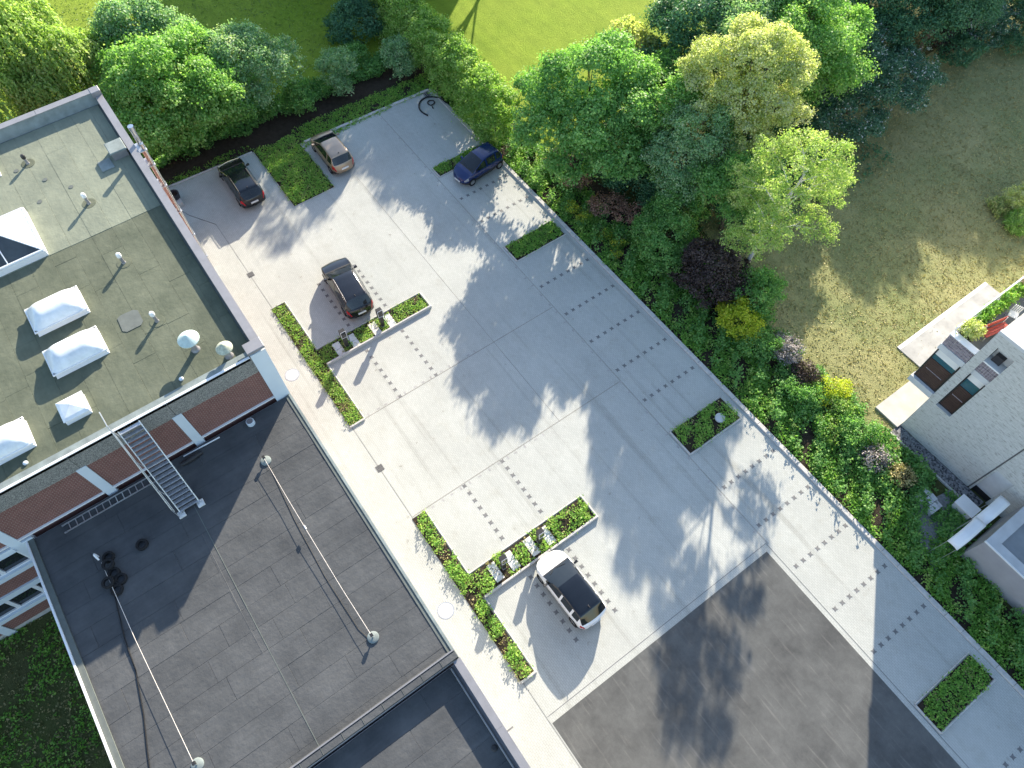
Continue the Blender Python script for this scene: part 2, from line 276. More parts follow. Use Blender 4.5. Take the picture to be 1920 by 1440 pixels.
# stones in the joints: slightly darker toothed row where the laying pattern changes
tooth = MB().cbox(-0.09, 0.09, -0.045, 0.045, 0, 0.006, 0.002).mesh('toothed_paver', plain('worn_paver', (0.34, 0.335, 0.325), 0.85, var=0.2, scale=3))
for i in range(46):
    x = -41 + i * 0.86 + random.uniform(-0.1, 0.1)
    if x < -1.6: inst('paver', tooth, lot, (x, 17.35 + random.uniform(-0.03, 0.03), 0.001), random.choice((0, R(90))))
for xx in (-20.15, -13.3):
    for i in range(13): inst('paver', tooth, lot, (xx, 4.2 + i * 0.62 + random.uniform(-0.1, 0.1), 0.001), random.choice((0, R(90))))
# kerbs of single stones
kerb_len = {}
def kerb(parent, x0, y0, x1, y1, width=0.2, h=0.09, n=None, off=0.0):
    d = Vector((x1 - x0, y1 - y0)); L = d.length; k = n or max(1, round(L)); l = L / k; a = math.atan2(d.y, d.x)
    key = (round(l, 2), width, h)
    if key not in kerb_len: kerb_len[key] = MB().cbox(-l/2 + 0.006, l/2 - 0.006, -width/2, width/2, -0.15, h, 0.018).mesh('kerb_stone', MT['kerb'])
    for i in range(k):
        p = Vector((x0, y0)) + d * ((i + 0.5) / k); inst('kerb_stone', kerb_len[key], parent, (p.x, p.y, random.uniform(-0.006, 0.006)), a + random.uniform(-0.004, 0.004))
kerb(lot, -41.7, 22.05, 21.3, 22.05, 0.26, 0.10)
kerb(lot, -43.72, 1.0, -43.42, 8.0, 0.14, 0.06)
kerb(lot, -42.15, 11.5, -41.72, 21.9, 0.22, 0.08)
# anthracite marking stones, eight to a bay line
mk = MB(); a_, b_ = 0.112, 0.050
mk.prism([(a_,a_),(0,b_*1.6),(-a_,a_),(-b_*1.6,0),(-a_,-a_),(0,-b_*1.6),(a_,-a_),(b_*1.6,0)], 0, 0.006)
mkm = mk.mesh('marking_stone', MT['mark'])
def row(axis, c, a, b, n=8, skip=()):
    for i in range(n):
        t = a + (b - a) * i / (n - 1)
        if i in skip: continue
        p = (c, t, 0.003) if axis == 'x' else (t, c, 0.003)
        inst('marking_stone', mkm, lot, p, random.uniform(-0.05, 0.05))
for c in (-30.95, -28.45, -21.72, -19.12, -16.63, -14.13, -11.65, -5.03, -2.40, 0.27, 2.92, 5.40, 12.15, 14.7): row('x', c, 17.78, 21.5)
for c in (6.31, 8.80): row('y', c, -23.95, -20.12)
for c in (6.29, 8.82): row('y', c, -13.3, -9.75)
for c in (6.31, 8.77): row('y', c, -7.2, -3.44)
for c in (6.30, 8.92): row('y', c, -30.1, -26.26)
# manholes, gullies
for i, (x, y, lb) in enumerate(((-25.06, 1.85, 'round concrete manhole cover in the pavement beside the tall brick building corner'), (-8.32, 1.86, 'round concrete manhole cover in the pavement beside the plain grey low roof'))):
    e = empty('manhole', (x, y, 0)); tag(e, lb, 'manhole', 'manholes in the pavement')
    MB().lathe([(0.0, 0), (0.37, 0.0), (0.37, 0.012), (0.0, 0.012)], n=28).build('cover', MT['slab'], e)
    MB().lathe([(0.375, 0), (0.43, 0.0), (0.43, 0.011), (0.375, 0.011)], n=28).build('ring', MT['steel'], e)
for x, y, lb in ((-33.34, 3.09, 'square iron gully grate at the pavement joint near the tree shadow'), (-16.88, 3.06, 'square iron gully grate at the pavement joint between the two planting strips')):
    e = empty('gully_grate', (x, y, 0.004)); tag(e, lb, 'drain', 'gully grates')
    MB().box(-0.2, 0.2, -0.2, 0.2, 0, 0.006).build('pan', MT['black_plastic'], e)
    for k in range(6): MB().box(-0.19, 0.19, -0.19 + k * 0.065, -0.15 + k * 0.065, 0.006, 0.016).build('bar', MT['mark'], e)
e = empty('gully_grate', (-41.35, 21.5, 0.004)); tag(e, 'square iron gully grate in the far corner beside the black hose', 'drain', 'gully grates')
MB().box(-0.22, 0.22, -0.22, 0.22, 0, 0.01).build('pan', MT['black_plastic'], e)
for k in range(3): MB().box(-0.2, 0.2, -0.2 + k * 0.15, -0.12 + k * 0.15, 0.01, 0.018).build('bar', MT['zinc'], e)

# ------------------------------------------------------------------ foliage kit
def leaf_mesh(name, mat, P, N, size, tint, aspect=0.55, spin=None):
    n = len(P); N = N / np.maximum(np.linalg.norm(N, axis=1, keepdims=True), 1e-6)
    if spin is None: spin = rng.normal(size=(n, 3))
    U = spin - N * (spin * N).sum(1, keepdims=True); U /= np.maximum(np.linalg.norm(U, axis=1, keepdims=True), 1e-6)
    V = np.cross(N, U); s = np.asarray(size).reshape(-1, 1) * np.ones((n, 1))
    bend = -0.18 * s * N
    co = np.stack([P - U * s * 0.5 + bend, P - V * s * 0.5 * aspect, P + U * s * 0.5 + bend, P + V * s * 0.5 * aspect], 1).reshape(-1, 3)
    me = bpy.data.meshes.new(name); me.vertices.add(4 * n); me.vertices.foreach_set('co', co.astype(np.float32).ravel())
    me.loops.add(4 * n); me.loops.foreach_set('vertex_index', np.arange(4 * n, dtype=np.int32))
    me.polygons.add(n); me.polygons.foreach_set('loop_start', np.arange(0, 4 * n, 4, dtype=np.int32)); me.polygons.foreach_set('loop_total', np.full(n, 4, dtype=np.int32))
    at = me.attributes.new('tint', 'FLOAT', 'FACE'); at.data.foreach_set('value', np.clip(tint, 0, 1).astype(np.float32))
    me.materials.append(mat); me.update(); me.validate(); return me
def sphere_dirs(n): d = rng.normal(size=(n, 3)); return d / np.linalg.norm(d, axis=1, keepdims=True)
def crown_points(lobes, dens, per, spread, shell=(0.62, 1.06), low=-0.55):
    """leaf clusters on every lobe and on the smaller boughs that stand out of it"""
    main = [tuple(l) for l in lobes]; sat = []
    for x, y, z, rx, ry, rz in main:
        if rx < 0.6: continue
        for d in sphere_dirs(15):
            if d[2] < -0.35: continue
            q = rng.uniform(0.24, 0.52); k = rng.uniform(0.78, 1.12); sat.append((x + d[0]*rx*k, y + d[1]*ry*k, z + d[2]*rz*k, rx*q, ry*q, rz*q*0.85))
    lobes = np.array(main + sat, float); C = []; D = []; T0 = []
    for i, (x, y, z, rx, ry, rz) in enumerate(lobes):
        n = int(dens * (0.55 if (i < len(main) and sat) else 1.3) * (rx * ry + rx * rz + ry * rz) / 3 * 4 * math.pi) + 1
        d = sphere_dirs(n); d = d[d[:, 2] > low]; r = rng.uniform(*shell, size=(len(d), 1)) ** 0.6
        p = np.array([x, y, z]) + d * np.array([rx, ry, rz]) * r; ok = np.ones(len(p), bool)
        for j, q in enumerate(lobes):
            if j != i and abs(q[0]-x) < q[3]+rx and abs(q[1]-y) < q[4]+ry: ok &= (((p - q[:3]) / (q[3:] * 0.66)) ** 2).sum(1) > 1
        C.append(p[ok]); D.append(d[ok]); T0.append(np.full(ok.sum(), rng.normal(0, 0.07)))
    C = np.concatenate(C); D = np.concatenate(D); T0 = np.concatenate(T0)
    k = rng.poisson(per * rng.gamma(2.2, 1 / 2.2, len(C))); idx = np.repeat(np.arange(len(C)), k)
    off = rng.normal(size=(len(idx), 3)) * spread * rng.uniform(0.5, 1.4, size=(len(C), 1))[idx]; off[:, 2] *= 0.6
    ct = T0 + rng.normal(0, 0.13, len(C))
    return C[idx] + off, D[idx], ct[idx]
def crown(name, mat, lobes, parent, dens=2.2, per=14, spread=0.22, size=0.17, up=0.7, aspect=0.75, tint=0.5, tvar=0.17, low=-0.55, shell=(0.45, 1.06)):
    dens *= 3.1; size *= 1.03
    P, D, ct = crown_points(lobes, dens, per, spread, shell, low)
    N = D * 0.9 + np.array([-0.1, 0.15, up * 0.45]) + rng.normal(size=P.shape) * 0.6
    me = leaf_mesh(name, mat, P, N, size * rng.uniform(0.65, 1.35, len(P)), tint + ct + rng.normal(0, tvar, len(P)), aspect)
    o = bpy.data.objects.new(name, me); return link(o, parent)
def limbs(mb, base, h, r, targets, bend=0.25):
    b = Vector(base); top = b + Vector((random.uniform(-.2, .2), random.uniform(-.2, .2), h))
    mb.tube([b - Vector((0, 0, 0.15)), b + Vector((0, 0, 0.15)), b.lerp(top, 0.5) + Vector((random.uniform(-.1, .1), random.uniform(-.1, .1), 0)), top], [r * 1.35, r, r * 0.8, r * 0.55], 8)
    for t in targets:
        t = Vector(t); s = b.lerp(top, random.uniform(0.55, 1.0)); mid = s.lerp(t, 0.5) + Vector((random.uniform(-bend, bend), random.uniform(-bend, bend), random.uniform(0, bend)))
        mb.tube([s, mid, t], [r * 0.5, r * 0.33, r * 0.12], 6)
        for k in range(3):
            q = mid.lerp(t, random.uniform(0, 0.8)); mb.tube([q, q + (t - s) * 0.3 + Vector((random.uniform(-.7, .7), random.uniform(-.7, .7), random.uniform(-.2, .6)))], [r * 0.18, r * 0.05], 5)
def tree(name, label, cat, base, lobes, leaf, trunk_r=0.16, trunk_h=None, bark='bark', group=None, extra=None, **kw):
    """lobes relative to base; height above ground in z"""
    e = empty(name, (base[0], base[1], -0.06)); tag(e, label, cat, group)
    mb = MB(); th = trunk_h or min(l[2] for l in lobes)
    limbs(mb, (0, 0, 0), th, trunk_r, [(l[0] * 0.85, l[1] * 0.85, l[2] + l[5] * 0.35) for l in lobes])
    mb.build('trunk', MT[bark], e, True)
    crown('crown', LF[leaf], lobes, e, **kw)
    if extra: extra(e)
    return e
def blob(n, R_, h0, h1, rr, seed=None, flat=0.8):
    """n lobes scattered in a disc of radius R_, between heights h0 and h1"""
    rs = random.Random(seed); out = []
    for i in range(n):
        a = i * 2.399 + rs.uniform(-.3, .3); d = R_ * math.sqrt((i + 0.3) / n); r = rr * rs.uniform(0.75, 1.2)
        z = h1 - r * flat - (h1 - h0 - r) * 0.75 * (d / max(R_, .01)) ** 1.6 + rs.uniform(-.25, .25)
        out.append((d * math.cos(a), d * math.sin(a), max(z, h0 + r * 0.6), r, r, r * flat))
    return out
def willow_crown(name, mat, lobes, parent, strands, length, size=0.21, tint=0.5):
    P = []; N = []; S = []; T = []; lobes = np.array(lobes, float)
    for x, y, z, rx, ry, rz in lobes:
        d = sphere_dirs(strands); d = d[d[:, 2] > -0.1]
        for q in d:
            s0 = np.array([x, y, z]) + q * (rx, ry, rz) * rng.uniform(0.7, 1.0); out = np.array([q[0], q[1], 0]); L = length * rng.uniform(0.4, 1.1); k = int(L / 0.085); tt = rng.normal(tint, 0.16)
            u = np.linspace(0, 1, k)[:, None]
            pts = s0 + out * 0.9 * np.sqrt(u) * rng.uniform(0.4, 1) + np.array([0, 0, -1]) * L * u ** 1.5 + rng.normal(size=(k, 3)) * 0.05
            P.append(pts); N.append(np.tile(out + np.array([0, 0, .6]), (k, 1)) + rng.normal(size=(k, 3)) * 0.6); dirv = np.gradient(pts, axis=0) if k > 1 else np.ones((k, 3)); S.append(dirv + rng.normal(size=(k, 3)) * 0.03); T.append(np.full(k, tt) + rng.normal(0, .1, k))
    P = np.concatenate(P); me = leaf_mesh(name, mat, P, np.concatenate(N), size * rng.uniform(0.7, 1.4, len(P)), np.concatenate(T), 0.5, np.concatenate(S))
    return link(bpy.data.objects.new(name, me), parent)
def cover(name, mat, inside, x0, x1, y0, y1, count, hmin, hmax, size=0.12, patch=0.6, thr=0.35, tint=0.5, parent=None, z=0.0, clump=5, upr=0.9):
    """low leafy plants on the ground, gathered in clumps, bare between them"""
    n = count // clump; p = np.stack([rng.uniform(x0, x1, n), rng.uniform(y0, y1, n)], 1)
    f = 0.5 + 0.25 * (np.sin(p[:, 0] * patch * 2.1 + 1.3) * np.cos(p[:, 1] * patch * 2.7) + np.sin(p[:, 0] * patch * 4.3 + p[:, 1] * patch * 3.1)) + rng.normal(0, 0.10, n)
    ok = (f > thr) & np.array([inside(a, b) for a, b in p]); p = p[ok]; f = np.clip(f[ok], 0, 1); n = len(p)
    idx = np.repeat(np.arange(n), clump); h = (hmin + (hmax - hmin) * f * rng.uniform(0.5, 1.2, n))[idx] * rng.uniform(0.35, 1, len(idx))
    P = np.stack([p[idx, 0], p[idx, 1], h + z], 1); P[:, :2] += rng.normal(size=(len(idx), 2)) * 0.09
    N = np.array([0, 0, upr]) + rng.normal(size=P.shape) * 0.5
    me = leaf_mesh(name, mat, P, N, size * rng.uniform(0.6, 1.4, len(P)), (tint + rng.normal(0, .14, n))[idx] + rng.normal(0, .12, len(P)), 0.6)
    return link(bpy.data.objects.new(name, me), parent)
def inrect(x0, x1, y0, y1): return lambda a, b: x0 < a < x1 and y0 < b < y1
# ------------------------------------------------------------------ tall brick building
def felt_rows(parent, mat, axis, a0, a1, b0, b1, z, width=1.0, lo=2.5, hi=6.0, seed=1):
    """overlapping roofing sheets; rows of 'width' across b, pieces along a"""
    rs = random.Random(seed); b = b0; k = 0
    while b < b1 - 0.05:
        be = min(b + width, b1); a = a0; first = True
        while a < a1 - 0.05:
            ae = a + (rs.uniform(0.6, hi) if first else rs.uniform(lo, hi)); first = False
            if a1 - ae < 1.2: ae = a1
            t = 0.008 + 0.004 * ((k * 7) % 3) + rs.uniform(0, 0.003); g = 0.003
            q = MB()
            if axis == 'x': q.cbox(a + g, ae - g, b + g, be - g, z - 0.02, z + t, 0.006)
            else: q.cbox(b + g, be - g, a + g, ae - g, z - 0.02, z + t, 0.006)
            q.build('felt_sheet', mat, parent); a = ae; k += 1
        b = be
brick_x = mat_brick('red_brown_brick_side', (0.145, 0.050, 0.042), (0.195, 0.070, 0.058), (0.29, 0.21, 0.18), 0.22, 0.085, 'x', 0.013)
tb = empty('brick_building', (0, 0, 0)); tag(tb, 'tall flat-roofed red brick building with skylights on its olive felt roof', 'building')
MB().box(-39.9, -19.95, -30, 0.93, -0.1, 10.30).build('wall', brick_x, tb)
MB().box(-39.6, -20.0, -29.8, 0.62, 10.30, 10.325).build('roof_deck', MT['felt_dark'], tb)
felt_rows(tb, MT['felt_pale'], 'x', -39.45, -30.55, -17, 0.5, 10.335, 1.0, 6, 12, 3)
felt_rows(tb, MT['felt_olive'], 'x', -30.53, -20.2, -17, 0.5, 10.33, 1.0, 1.6, 5.5, 5)
MB().box(-40.0, -19.9, 0.62, 0.95, 10.30, 10.72).build('parapet', MT['felt_dark'], tb)
MB().box(-40.02, -19.9, 0.60, 0.98, 10.722, 10.752).build('coping', MT['zinc'], tb)
MB().add([(-40.0,-30,10.30),(-39.5,-30,10.30),(-39.68,-30,10.95),(-40.0,-30,10.95),(-40.0,0.6,10.30),(-39.5,0.6,10.30),(-39.68,0.6,10.95),(-40.0,0.6,10.95)], [(0,1,2,3),(7,6,5,4),(1,5,6,2),(2,6,7,3),(3,7,4,0)]).build('parapet', MT['felt_edge'], tb)
for k in range(10): MB().box(-40.05, -39.64, -29.4 + k * 3 + 0.01, -26.4 + k * 3 - 0.01, 10.952, 10.975).build('coping', MT['zinc'], tb)
MB().cbox(-40.06, -39.55, 0.5, 1.0, 10.70, 11.0, 0.02).build('corner_cap', MT['zinc'], tb)
MB().box(-20.16, -19.78, -30, 0.2, 10.30, 10.50).build('roof_edge', MT['felt_edge'], tb)
for k in range(8): MB().box(-19.84, -19.74, 0.22 - 3.9 * (k + 1) + 0.008, 0.22 - 3.9 * k, 10.502, 10.545).build('coping', MT['white_metal'], tb)
MB().cbox(-20.3, -19.72, 0.2, 1.0, 10.72, 10.86, 0.02).build('corner_cap', MT['zinc'], tb)
ys = [0.27, -3.38, -7.56, -11.74, -15.9, -20.1, -24.3, -28.5]
MB().box(-19.95, -19.74, 0.27, 0.97, 0, 10.6).build('corner_panel', MT['panel'], tb)
for i in range(7):
    y1, y0 = ys[i], ys[i+1]
    MB().box(-19.95, -19.78, y0 - 0.20, y1 - 0.22 if i else y1, 9.30, 10.49).build('aggregate_panel', MT['aggregate'], tb)
    MB().box(-19.95, -19.80, y0 + 0.008, y1 - (0.43 if i else 0.005), 7.02, 9.292).build('brick_panel', MT['brick'], tb)
    zb = 6.3 if i < 3 else 0.0
    MB().box(-19.95, -19.755, y0 - 0.42, y0, 6.3, 9.36).build('pilaster', MT['panel'], tb)
    MB().box(-19.95, -19.72, y0 + 0.003, y1 - (0.425 if i else 0), 6.93, 7.018).build('flashing', MT['white_metal'], tb)
    if i >= 2:                                             # floors below, seen beside the low roof
        ya = y0 + 0.003; yb = y1 - 0.425
        if i == 2: ya, yb = y0, -11.3
        for zt, nm in ((6.35, 'upper'), (3.1, 'lower')):
            MB().box(-19.95, -19.70, ya, yb, zt, zt + 0.42).build('lintel', MT['panel'], tb)
            MB().box(-19.95, -19.66, ya, yb, zt - 1.62, zt - 1.30).build('sill', MT['panel'], tb)
            nw = 3; wdt = (yb - ya) / nw
            for q in range(nw):
                f = MB()
                f.box(-19.93, -19.80, ya + q*wdt, ya + q*wdt + 0.09, zt - 1.30, zt).box(-19.93, -19.80, ya + (q+1)*wdt - 0.09, ya + (q+1)*wdt, zt - 1.30, zt).box(-19.93, -19.80, ya + q*wdt + 0.09, ya + (q+1)*wdt - 0.09, zt - 0.09, zt).box(-19.93, -19.80, ya + q*wdt + 0.09, ya + (q+1)*wdt - 0.09, zt - 1.30, zt - 1.21)
                wo = f.build('window', MT['white_metal'], tb)
                MB().box(-19.93, -19.88, ya + q*wdt + 0.09, ya + (q+1)*wdt - 0.09, zt - 1.21, zt - 0.09).build('pane', MT['glass'], wo)
        MB().box(-19.95, -19.80, ya, yb, 3.53, 4.72).build('brick_panel', MT['brick'], tb)
        MB().box(-19.95, -19.80, ya, yb, 0.35, 1.47).build('brick_panel', MT['brick'], tb)
        MB().box(-19.95, -19.82, ya, yb, -0.1, 0.345).build('plinth', MT['kerb'], tb)
        MB().box(-19.95, -19.755, y0 - 0.42, y0, -0.1, 6.298).build('pilaster', MT['panel'], tb)
for k in range(5):                                         # windows of the side that faces the lot
    for zt in (8.9, 5.6, 2.5):
        x = -37.6 + k * 3.8; f = MB().box(x, x + 2.4, 0.90, 0.96, zt - 1.5, zt - 1.4).box(x, x + 2.4, 0.90, 0.96, zt - 0.1, zt).box(x, x + 0.1, 0.90, 0.96, zt - 1.4, zt - 0.1).box(x + 2.3, x + 2.4, 0.90, 0.96, zt - 1.4, zt - 0.1)
        wo = f.build('window', MT['white_metal'], tb); MB().box(x + 0.1, x + 2.3, 0.905, 0.94, zt - 1.4, zt - 0.1).build('pane', MT['glass'], wo)
# ------------------------------------------------------------------ low wing with dark roof
an = empty('flat_roof_annex', (0, 0, 0)); tag(an, 'low flat-roofed wing with grey felt sheets below the brick facade', 'building')
MB().box(-19.72, -5.06, -11.55, 0.9, -0.1, 6.56).build('wall', MT['render_grey'], an)
felt_rows(an, MT['felt_grey'], 'y', -11.3, 0.78, -19.7, -5.42, 6.575, 1.0, 2.0, 5.5, 9)
MB().tube([(-19.6,-5.36,6.49),(-16,-5.33,6.497),(-12,-5.37,6.50),(-8,-5.33,6.497),(-5.4,-5.36,6.49)], 0.10, 8).build('expansion_joint', MT['felt_grey'], an)
MB().box(-19.6, -5.4, -5.09, -5.06, 6.57, 6.6).build('joint_seam', MT['felt_dark'], an)
MB().box(-19.7, -5.02, -11.62, -11.54, 6.3, 6.72).build('edge_trim', MT['white_metal'], an)
MB().box(-19.7, -5.02, -11.535, -11.30, 6.56, 6.66).build('upstand', MT['felt_dark'], an)
MB().box(-19.68, -5.02, 0.86, 0.97, 6.3, 6.66).build('edge_trim', MT['felt_edge'], an)
MB().box(-19.68, -5.40, 0.70, 0.86, 6.54, 6.62).build('gutter', MT['felt_dark'], an)
MB().add([(-5.45,-11.3,6.57),(-5.02,-11.3,6.57),(-5.02,-11.3,6.80),(-5.28,-11.3,6.80),(-5.45,0.95,6.57),(-5.02,0.95,6.57),(-5.02,0.95,6.80),(-5.28,0.95,6.80)], [(0,1,2,3),(7,6,5,4),(0,3,7,4),(3,2,6,7),(2,1,5,6)]).build('upstand', MT['felt_grey'], an)
MB().box(-5.36, -5.31, -11.3, 0.95, 6.77, 6.83).build('edge_strip', MT['zinc'], an)
for k in range(14): MB().box(-5.30, -5.01, -11.2 + k * 0.88, -11.19 + k * 0.88, 6.80, 6.815).build('upstand_seam', MT['felt_dark'], an)
wg = empty('flat_roof_wing', (0, 0, 0)); tag(wg, 'lower flat-roofed wing with deep parapet beside the asphalt driveway', 'building')
MB().box(-4.98, 24, -16, 0.93, -0.1, 6.1).build('wall', MT['render_grey'], wg)
felt_rows(wg, MT['felt_grey'], 'y', -15.8, 0.55, -4.95, 12, 6.12, 1.0, 2.5, 6, 21)
MB().box(-4.98, 24, 0.70, 0.96, 6.1, 6.66).build('parapet', MT['felt_dark'], wg)
for k in range(9): MB().box(-4.98 + k * 3 + 0.006, -4.98 + (k + 1) * 3, 0.68, 1.0, 6.662, 6.70).build('coping', MT['zinc'], wg)
MB().tube([(-4.9, 0.50, 6.22), (12, 0.50, 6.22)], 0.05, 8).build('cable_duct', MT['zinc'], wg)
MB().lathe([(0.11, 0), (0.13, 0.02), (0.08, 0.06), (0.02, 0.07)], (-1.55, 0.28, 6.13), 14).build('roof_drain', MT['black_plastic'], wg)
MB().box(-1.95, -1.88, 1.0, 1.42, 3.0, 3.08).build('wall_bracket', MT['mark'], wg)
# ------------------------------------------------------------------ things on the roofs
ZR = 10.345
def skylight(x0, x1, y0, y1, h, label, group='opal skylight domes'):
    e = empty('skylight', ((x0+x1)/2, (y0+y1)/2, ZR)); tag(e, label, 'skylight', group); a = (x1-x0)/2; b = (y1-y0)/2
    MB().add([(-a,-b,0),(a,-b,0),(a,b,0),(-a,b,0),(-a+.09,-b+.09,.26),(a-.09,-b+.09,.26),(a-.09,b-.09,.26),(-a+.09,b-.09,.26)], [(0,1,5,4),(1,2,6,5),(2,3,7,6),(3,0,4,7),(4,5,6,7)]).build('kerb', MT['white_metal'], e)
    MB().cbox(-a-.03, a+.03, -b-.03, b+.03, 0.262, 0.33, 0.02).build('frame', MT['white_metal'], e)
    nu, nv = 14, 20; v = []; f = []
    for i in range(nu + 1):
        for j in range(nv + 1):
            u = -1 + 2 * i / nu; w_ = -1 + 2 * j / nv
            hx = (1 - abs(u) ** 2.6); d = min(1.0, (1 - abs(w_)) * b / min(0.62, b * 0.95)); hy = math.sin(d * math.pi / 2) ** 0.8
            v.append((u * (a - .02), w_ * (b - .02), 0.33 + h * hx ** 0.7 * hy))
    for i in range(nu):
        for j in range(nv): q = i * (nv + 1) + j; f.append((q, q + nv + 1, q + nv + 2, q + 1))
    MB().add(v, f).build('dome', MT['dome'], e, True)
    return e
skylight(-27.75, -26.25, -6.85, -4.55, 0.48, 'long white opal skylight dome beside the glass pyramid')
skylight(-25.1, -23.65, -6.9, -4.6, 0.48, 'long white opal skylight dome between another long dome and the small square one')
skylight(-22.45, -21.05, -10.95, -8.6, 0.48, 'long white opal skylight dome beside the steel roof stair end of the roof')
skylight(-38.0, -37.1, -6.3, -5.3, 0.35, 'small white skylight dome near the weathered rear parapet')
e = empty('square_skylight', (-21.75, -6.75, ZR)); tag(e, 'small square white pyramid skylight near the roof stair', 'skylight')
MB().add([(-.52,-.52,0),(.52,-.52,0),(.52,.52,0),(-.52,.52,0),(-.5,-.5,.28),(.5,-.5,.28),(.5,.5,.28),(-.5,.5,.28)], [(0,1,5,4),(1,2,6,5),(2,3,7,6),(3,0,4,7),(4,5,6,7)]).build('kerb', MT['white_metal'], e)
MB().add([(-.55,-.55,.282),(.55,-.55,.282),(.55,.55,.282),(-.55,.55,.282),(-.42,-.42,.36),(.42,-.42,.36),(.42,.42,.36),(-.42,.42,.36),(0,0,.52)], [(0,1,5,4),(1,2,6,5),(2,3,7,6),(3,0,4,7),(4,5,8),(5,6,8),(6,7,8),(7,4,8),(3,2,1,0)]).build('dome', MT['dome'], e)
# glass pyramid lantern
e = empty('roof_lantern', (-32.25, -6.65, ZR)); tag(e, 'large glass pyramid roof lantern with white frame on the pale felt', 'skylight')
B = 1.58; H0 = 0.32; H1 = 1.25
MB().add([(-B-.06,-B-.06,0),(B+.06,-B-.06,0),(B+.06,B+.06,0),(-B-.06,B+.06,0),(-B-.06,-B-.06,H0),(B+.06,-B-.06,H0),(B+.06,B+.06,H0),(-B-.06,B+.06,H0)], [(0,1,5,4),(1,2,6,5),(2,3,7,6),(3,0,4,7),(4,5,6,7)]).build('kerb', MT['white_metal'], e)
cs = [(B,-B),(B,B),(-B,B),(-B,-B)]
for i in range(4):
    p, q = cs[i], cs[(i+1) % 4]; mt = MT['opal'] if i in (1, 2) else MT['roof_glass']; mid = ((p[0]+q[0])/2, (p[1]+q[1])/2)  # the two sun-facing slopes get the sun's reflection as white pane colour
    for s, (aa, bb) in enumerate(((p, mid), (mid, q))):
        n0 = Vector((mid[0], mid[1], 0)).normalized() * 0.0
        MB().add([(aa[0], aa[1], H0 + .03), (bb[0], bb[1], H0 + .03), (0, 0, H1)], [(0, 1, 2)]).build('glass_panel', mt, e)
    MB().tube([(mid[0], mid[1], H0 + .05), (0, 0, H1 + .02)], 0.03, 6).build('glazing_bar', MT['white_metal'], e)
    MB().tube([(p[0], p[1], H0 + .05), (0, 0, H1 + .02)], 0.045, 6).build('hip_bar', MT['white_metal'], e)
    MB().tube([(p[0], p[1], H0 + .05), (q[0], q[1], H0 + .05)], 0.06, 6).build('eaves_bar', MT['white_metal'], e)
def vent_pipe(x, y, h, r, label, cap):
    e = empty('vent_pipe', (x, y, ZR)); tag(e, label, 'vent', 'roof vents')
    MB().lathe([(r*1.5, 0), (r*1.2, 0.06), (r, 0.1), (r, h)], n=14).build('pipe', MT['zinc'], e, True)
    MB().lathe([(r*1.35, h-.06), (r*1.5, h), (r*1.45, h+.12), (r*.9, h+.18), (.001, h+.19)], n=14).build('cap', cap, e, True)
    MB().lathe([(.34, 0), (.34, 0.015), (.3, 0.02)], n=24).build('flange', MT['felt_olive'], e)
vent_pipe(-28.1, -2.3, 0.5, 0.075, 'white-capped vent pipe on the olive felt nearest the pale felt', MT['white_metal'])
vent_pipe(-24.05, -2.3, 0.5, 0.075, 'white-capped vent pipe between the domes and the cone vents', MT['white_metal'])
vent_pipe(-32.7, -2.35, 0.5, 0.075, 'white-capped vent pipe on the pale felt', MT['white_metal'])
vent_pipe(-37.2, -3.95, 0.4, 0.07, 'dark-capped vent pipe near the rear parapet', MT['black_plastic'])
def cone_vent(x, y, h, r, label, mt):
    e = empty('cone_vent', (x, y, ZR)); tag(e, label, 'vent', 'cone-capped roof vents')
    MB().lathe([(0.2, 0), (0.16, 0.08), (0.13, 0.12), (0.13, h)], n=16).build('pipe', MT['zinc'], e, True)
    MB().lathe([(r, h - .04), (r, h), (0.03, h + .28), (0.001, h + .29)], n=24).build('cap', mt, e)
    for k in range(3):
        t = k * 2.1; MB().tube([(0.12*math.cos(t), 0.12*math.sin(t), h - .25), (r*.6*math.cos(t), r*.6*math.sin(t), h)], 0.012, 5).build('strut', MT['zinc'], e)
cone_vent(-21.65, -1.5, 0.85, 0.46, 'large pale green cone-capped vent near the roof corner', MT['cap_teal'])
cone_vent(-20.5, -0.45, 0.65, 0.36, 'smaller mossy cone-capped vent beside the parapet corner', MT['pipe_moss'])
e = empty('roof_hatch', (-35.2, 0.13, ZR)); tag(e, 'grey box hatch against the side parapet beside the flue', 'hatch')
MB().cbox(-.42, .42, -.38, .38, 0, .42, .03).build('box', MT['zinc'], e); MB().cbox(-.47, .47, -.43, .43, .422, .50, .03).build('lid', MT['felt_edge'], e)
tag(MB().cbox(-35.15, -34.35, -1.05, -0.4, ZR + .012, ZR + .05, .01).build('roof_slab', MT['felt_edge']), 'flat grey slab lying on the roof beside the box hatch', 'slab')
tag(MB().prism([(-25.2,-3.7),(-24.4,-3.75),(-24.25,-3.6),(-24.25,-2.95),(-24.4,-2.8),(-25.1,-2.78),(-25.25,-2.95),(-25.28,-3.5)], ZR + .014, ZR + .026).build('felt_patch', MT['felt_dark']), 'dark square felt patch beside a white-capped vent pipe', 'patch')
for x, y in ((-35.55,-3.6),(-34.3,-2.7),(-37.0,-4.6),(-34.2,-4.3)):
    tag(MB().lathe([(.12, 0), (.12, .012), (.001, .014)], (x, y, ZR + .014), 12).build('felt_patch', MT['felt_dark']), 'small round dark patch on the pale felt', 'patch', 'round felt patches')
for x, y, lb in ((-20.6, -2.6, 'tiny white outlet cap on the roof edge near the cone vents'), (-20.55, -9.2, 'tiny white outlet cap on the roof edge near the last dome')):
    e = tag(MB().lathe([(.1, 0), (.1, .05), (.07, .08), (.001, .09)], (x, y, ZR), 12).build('outlet_cap', MT['dome'], None, True), lb, 'cap')
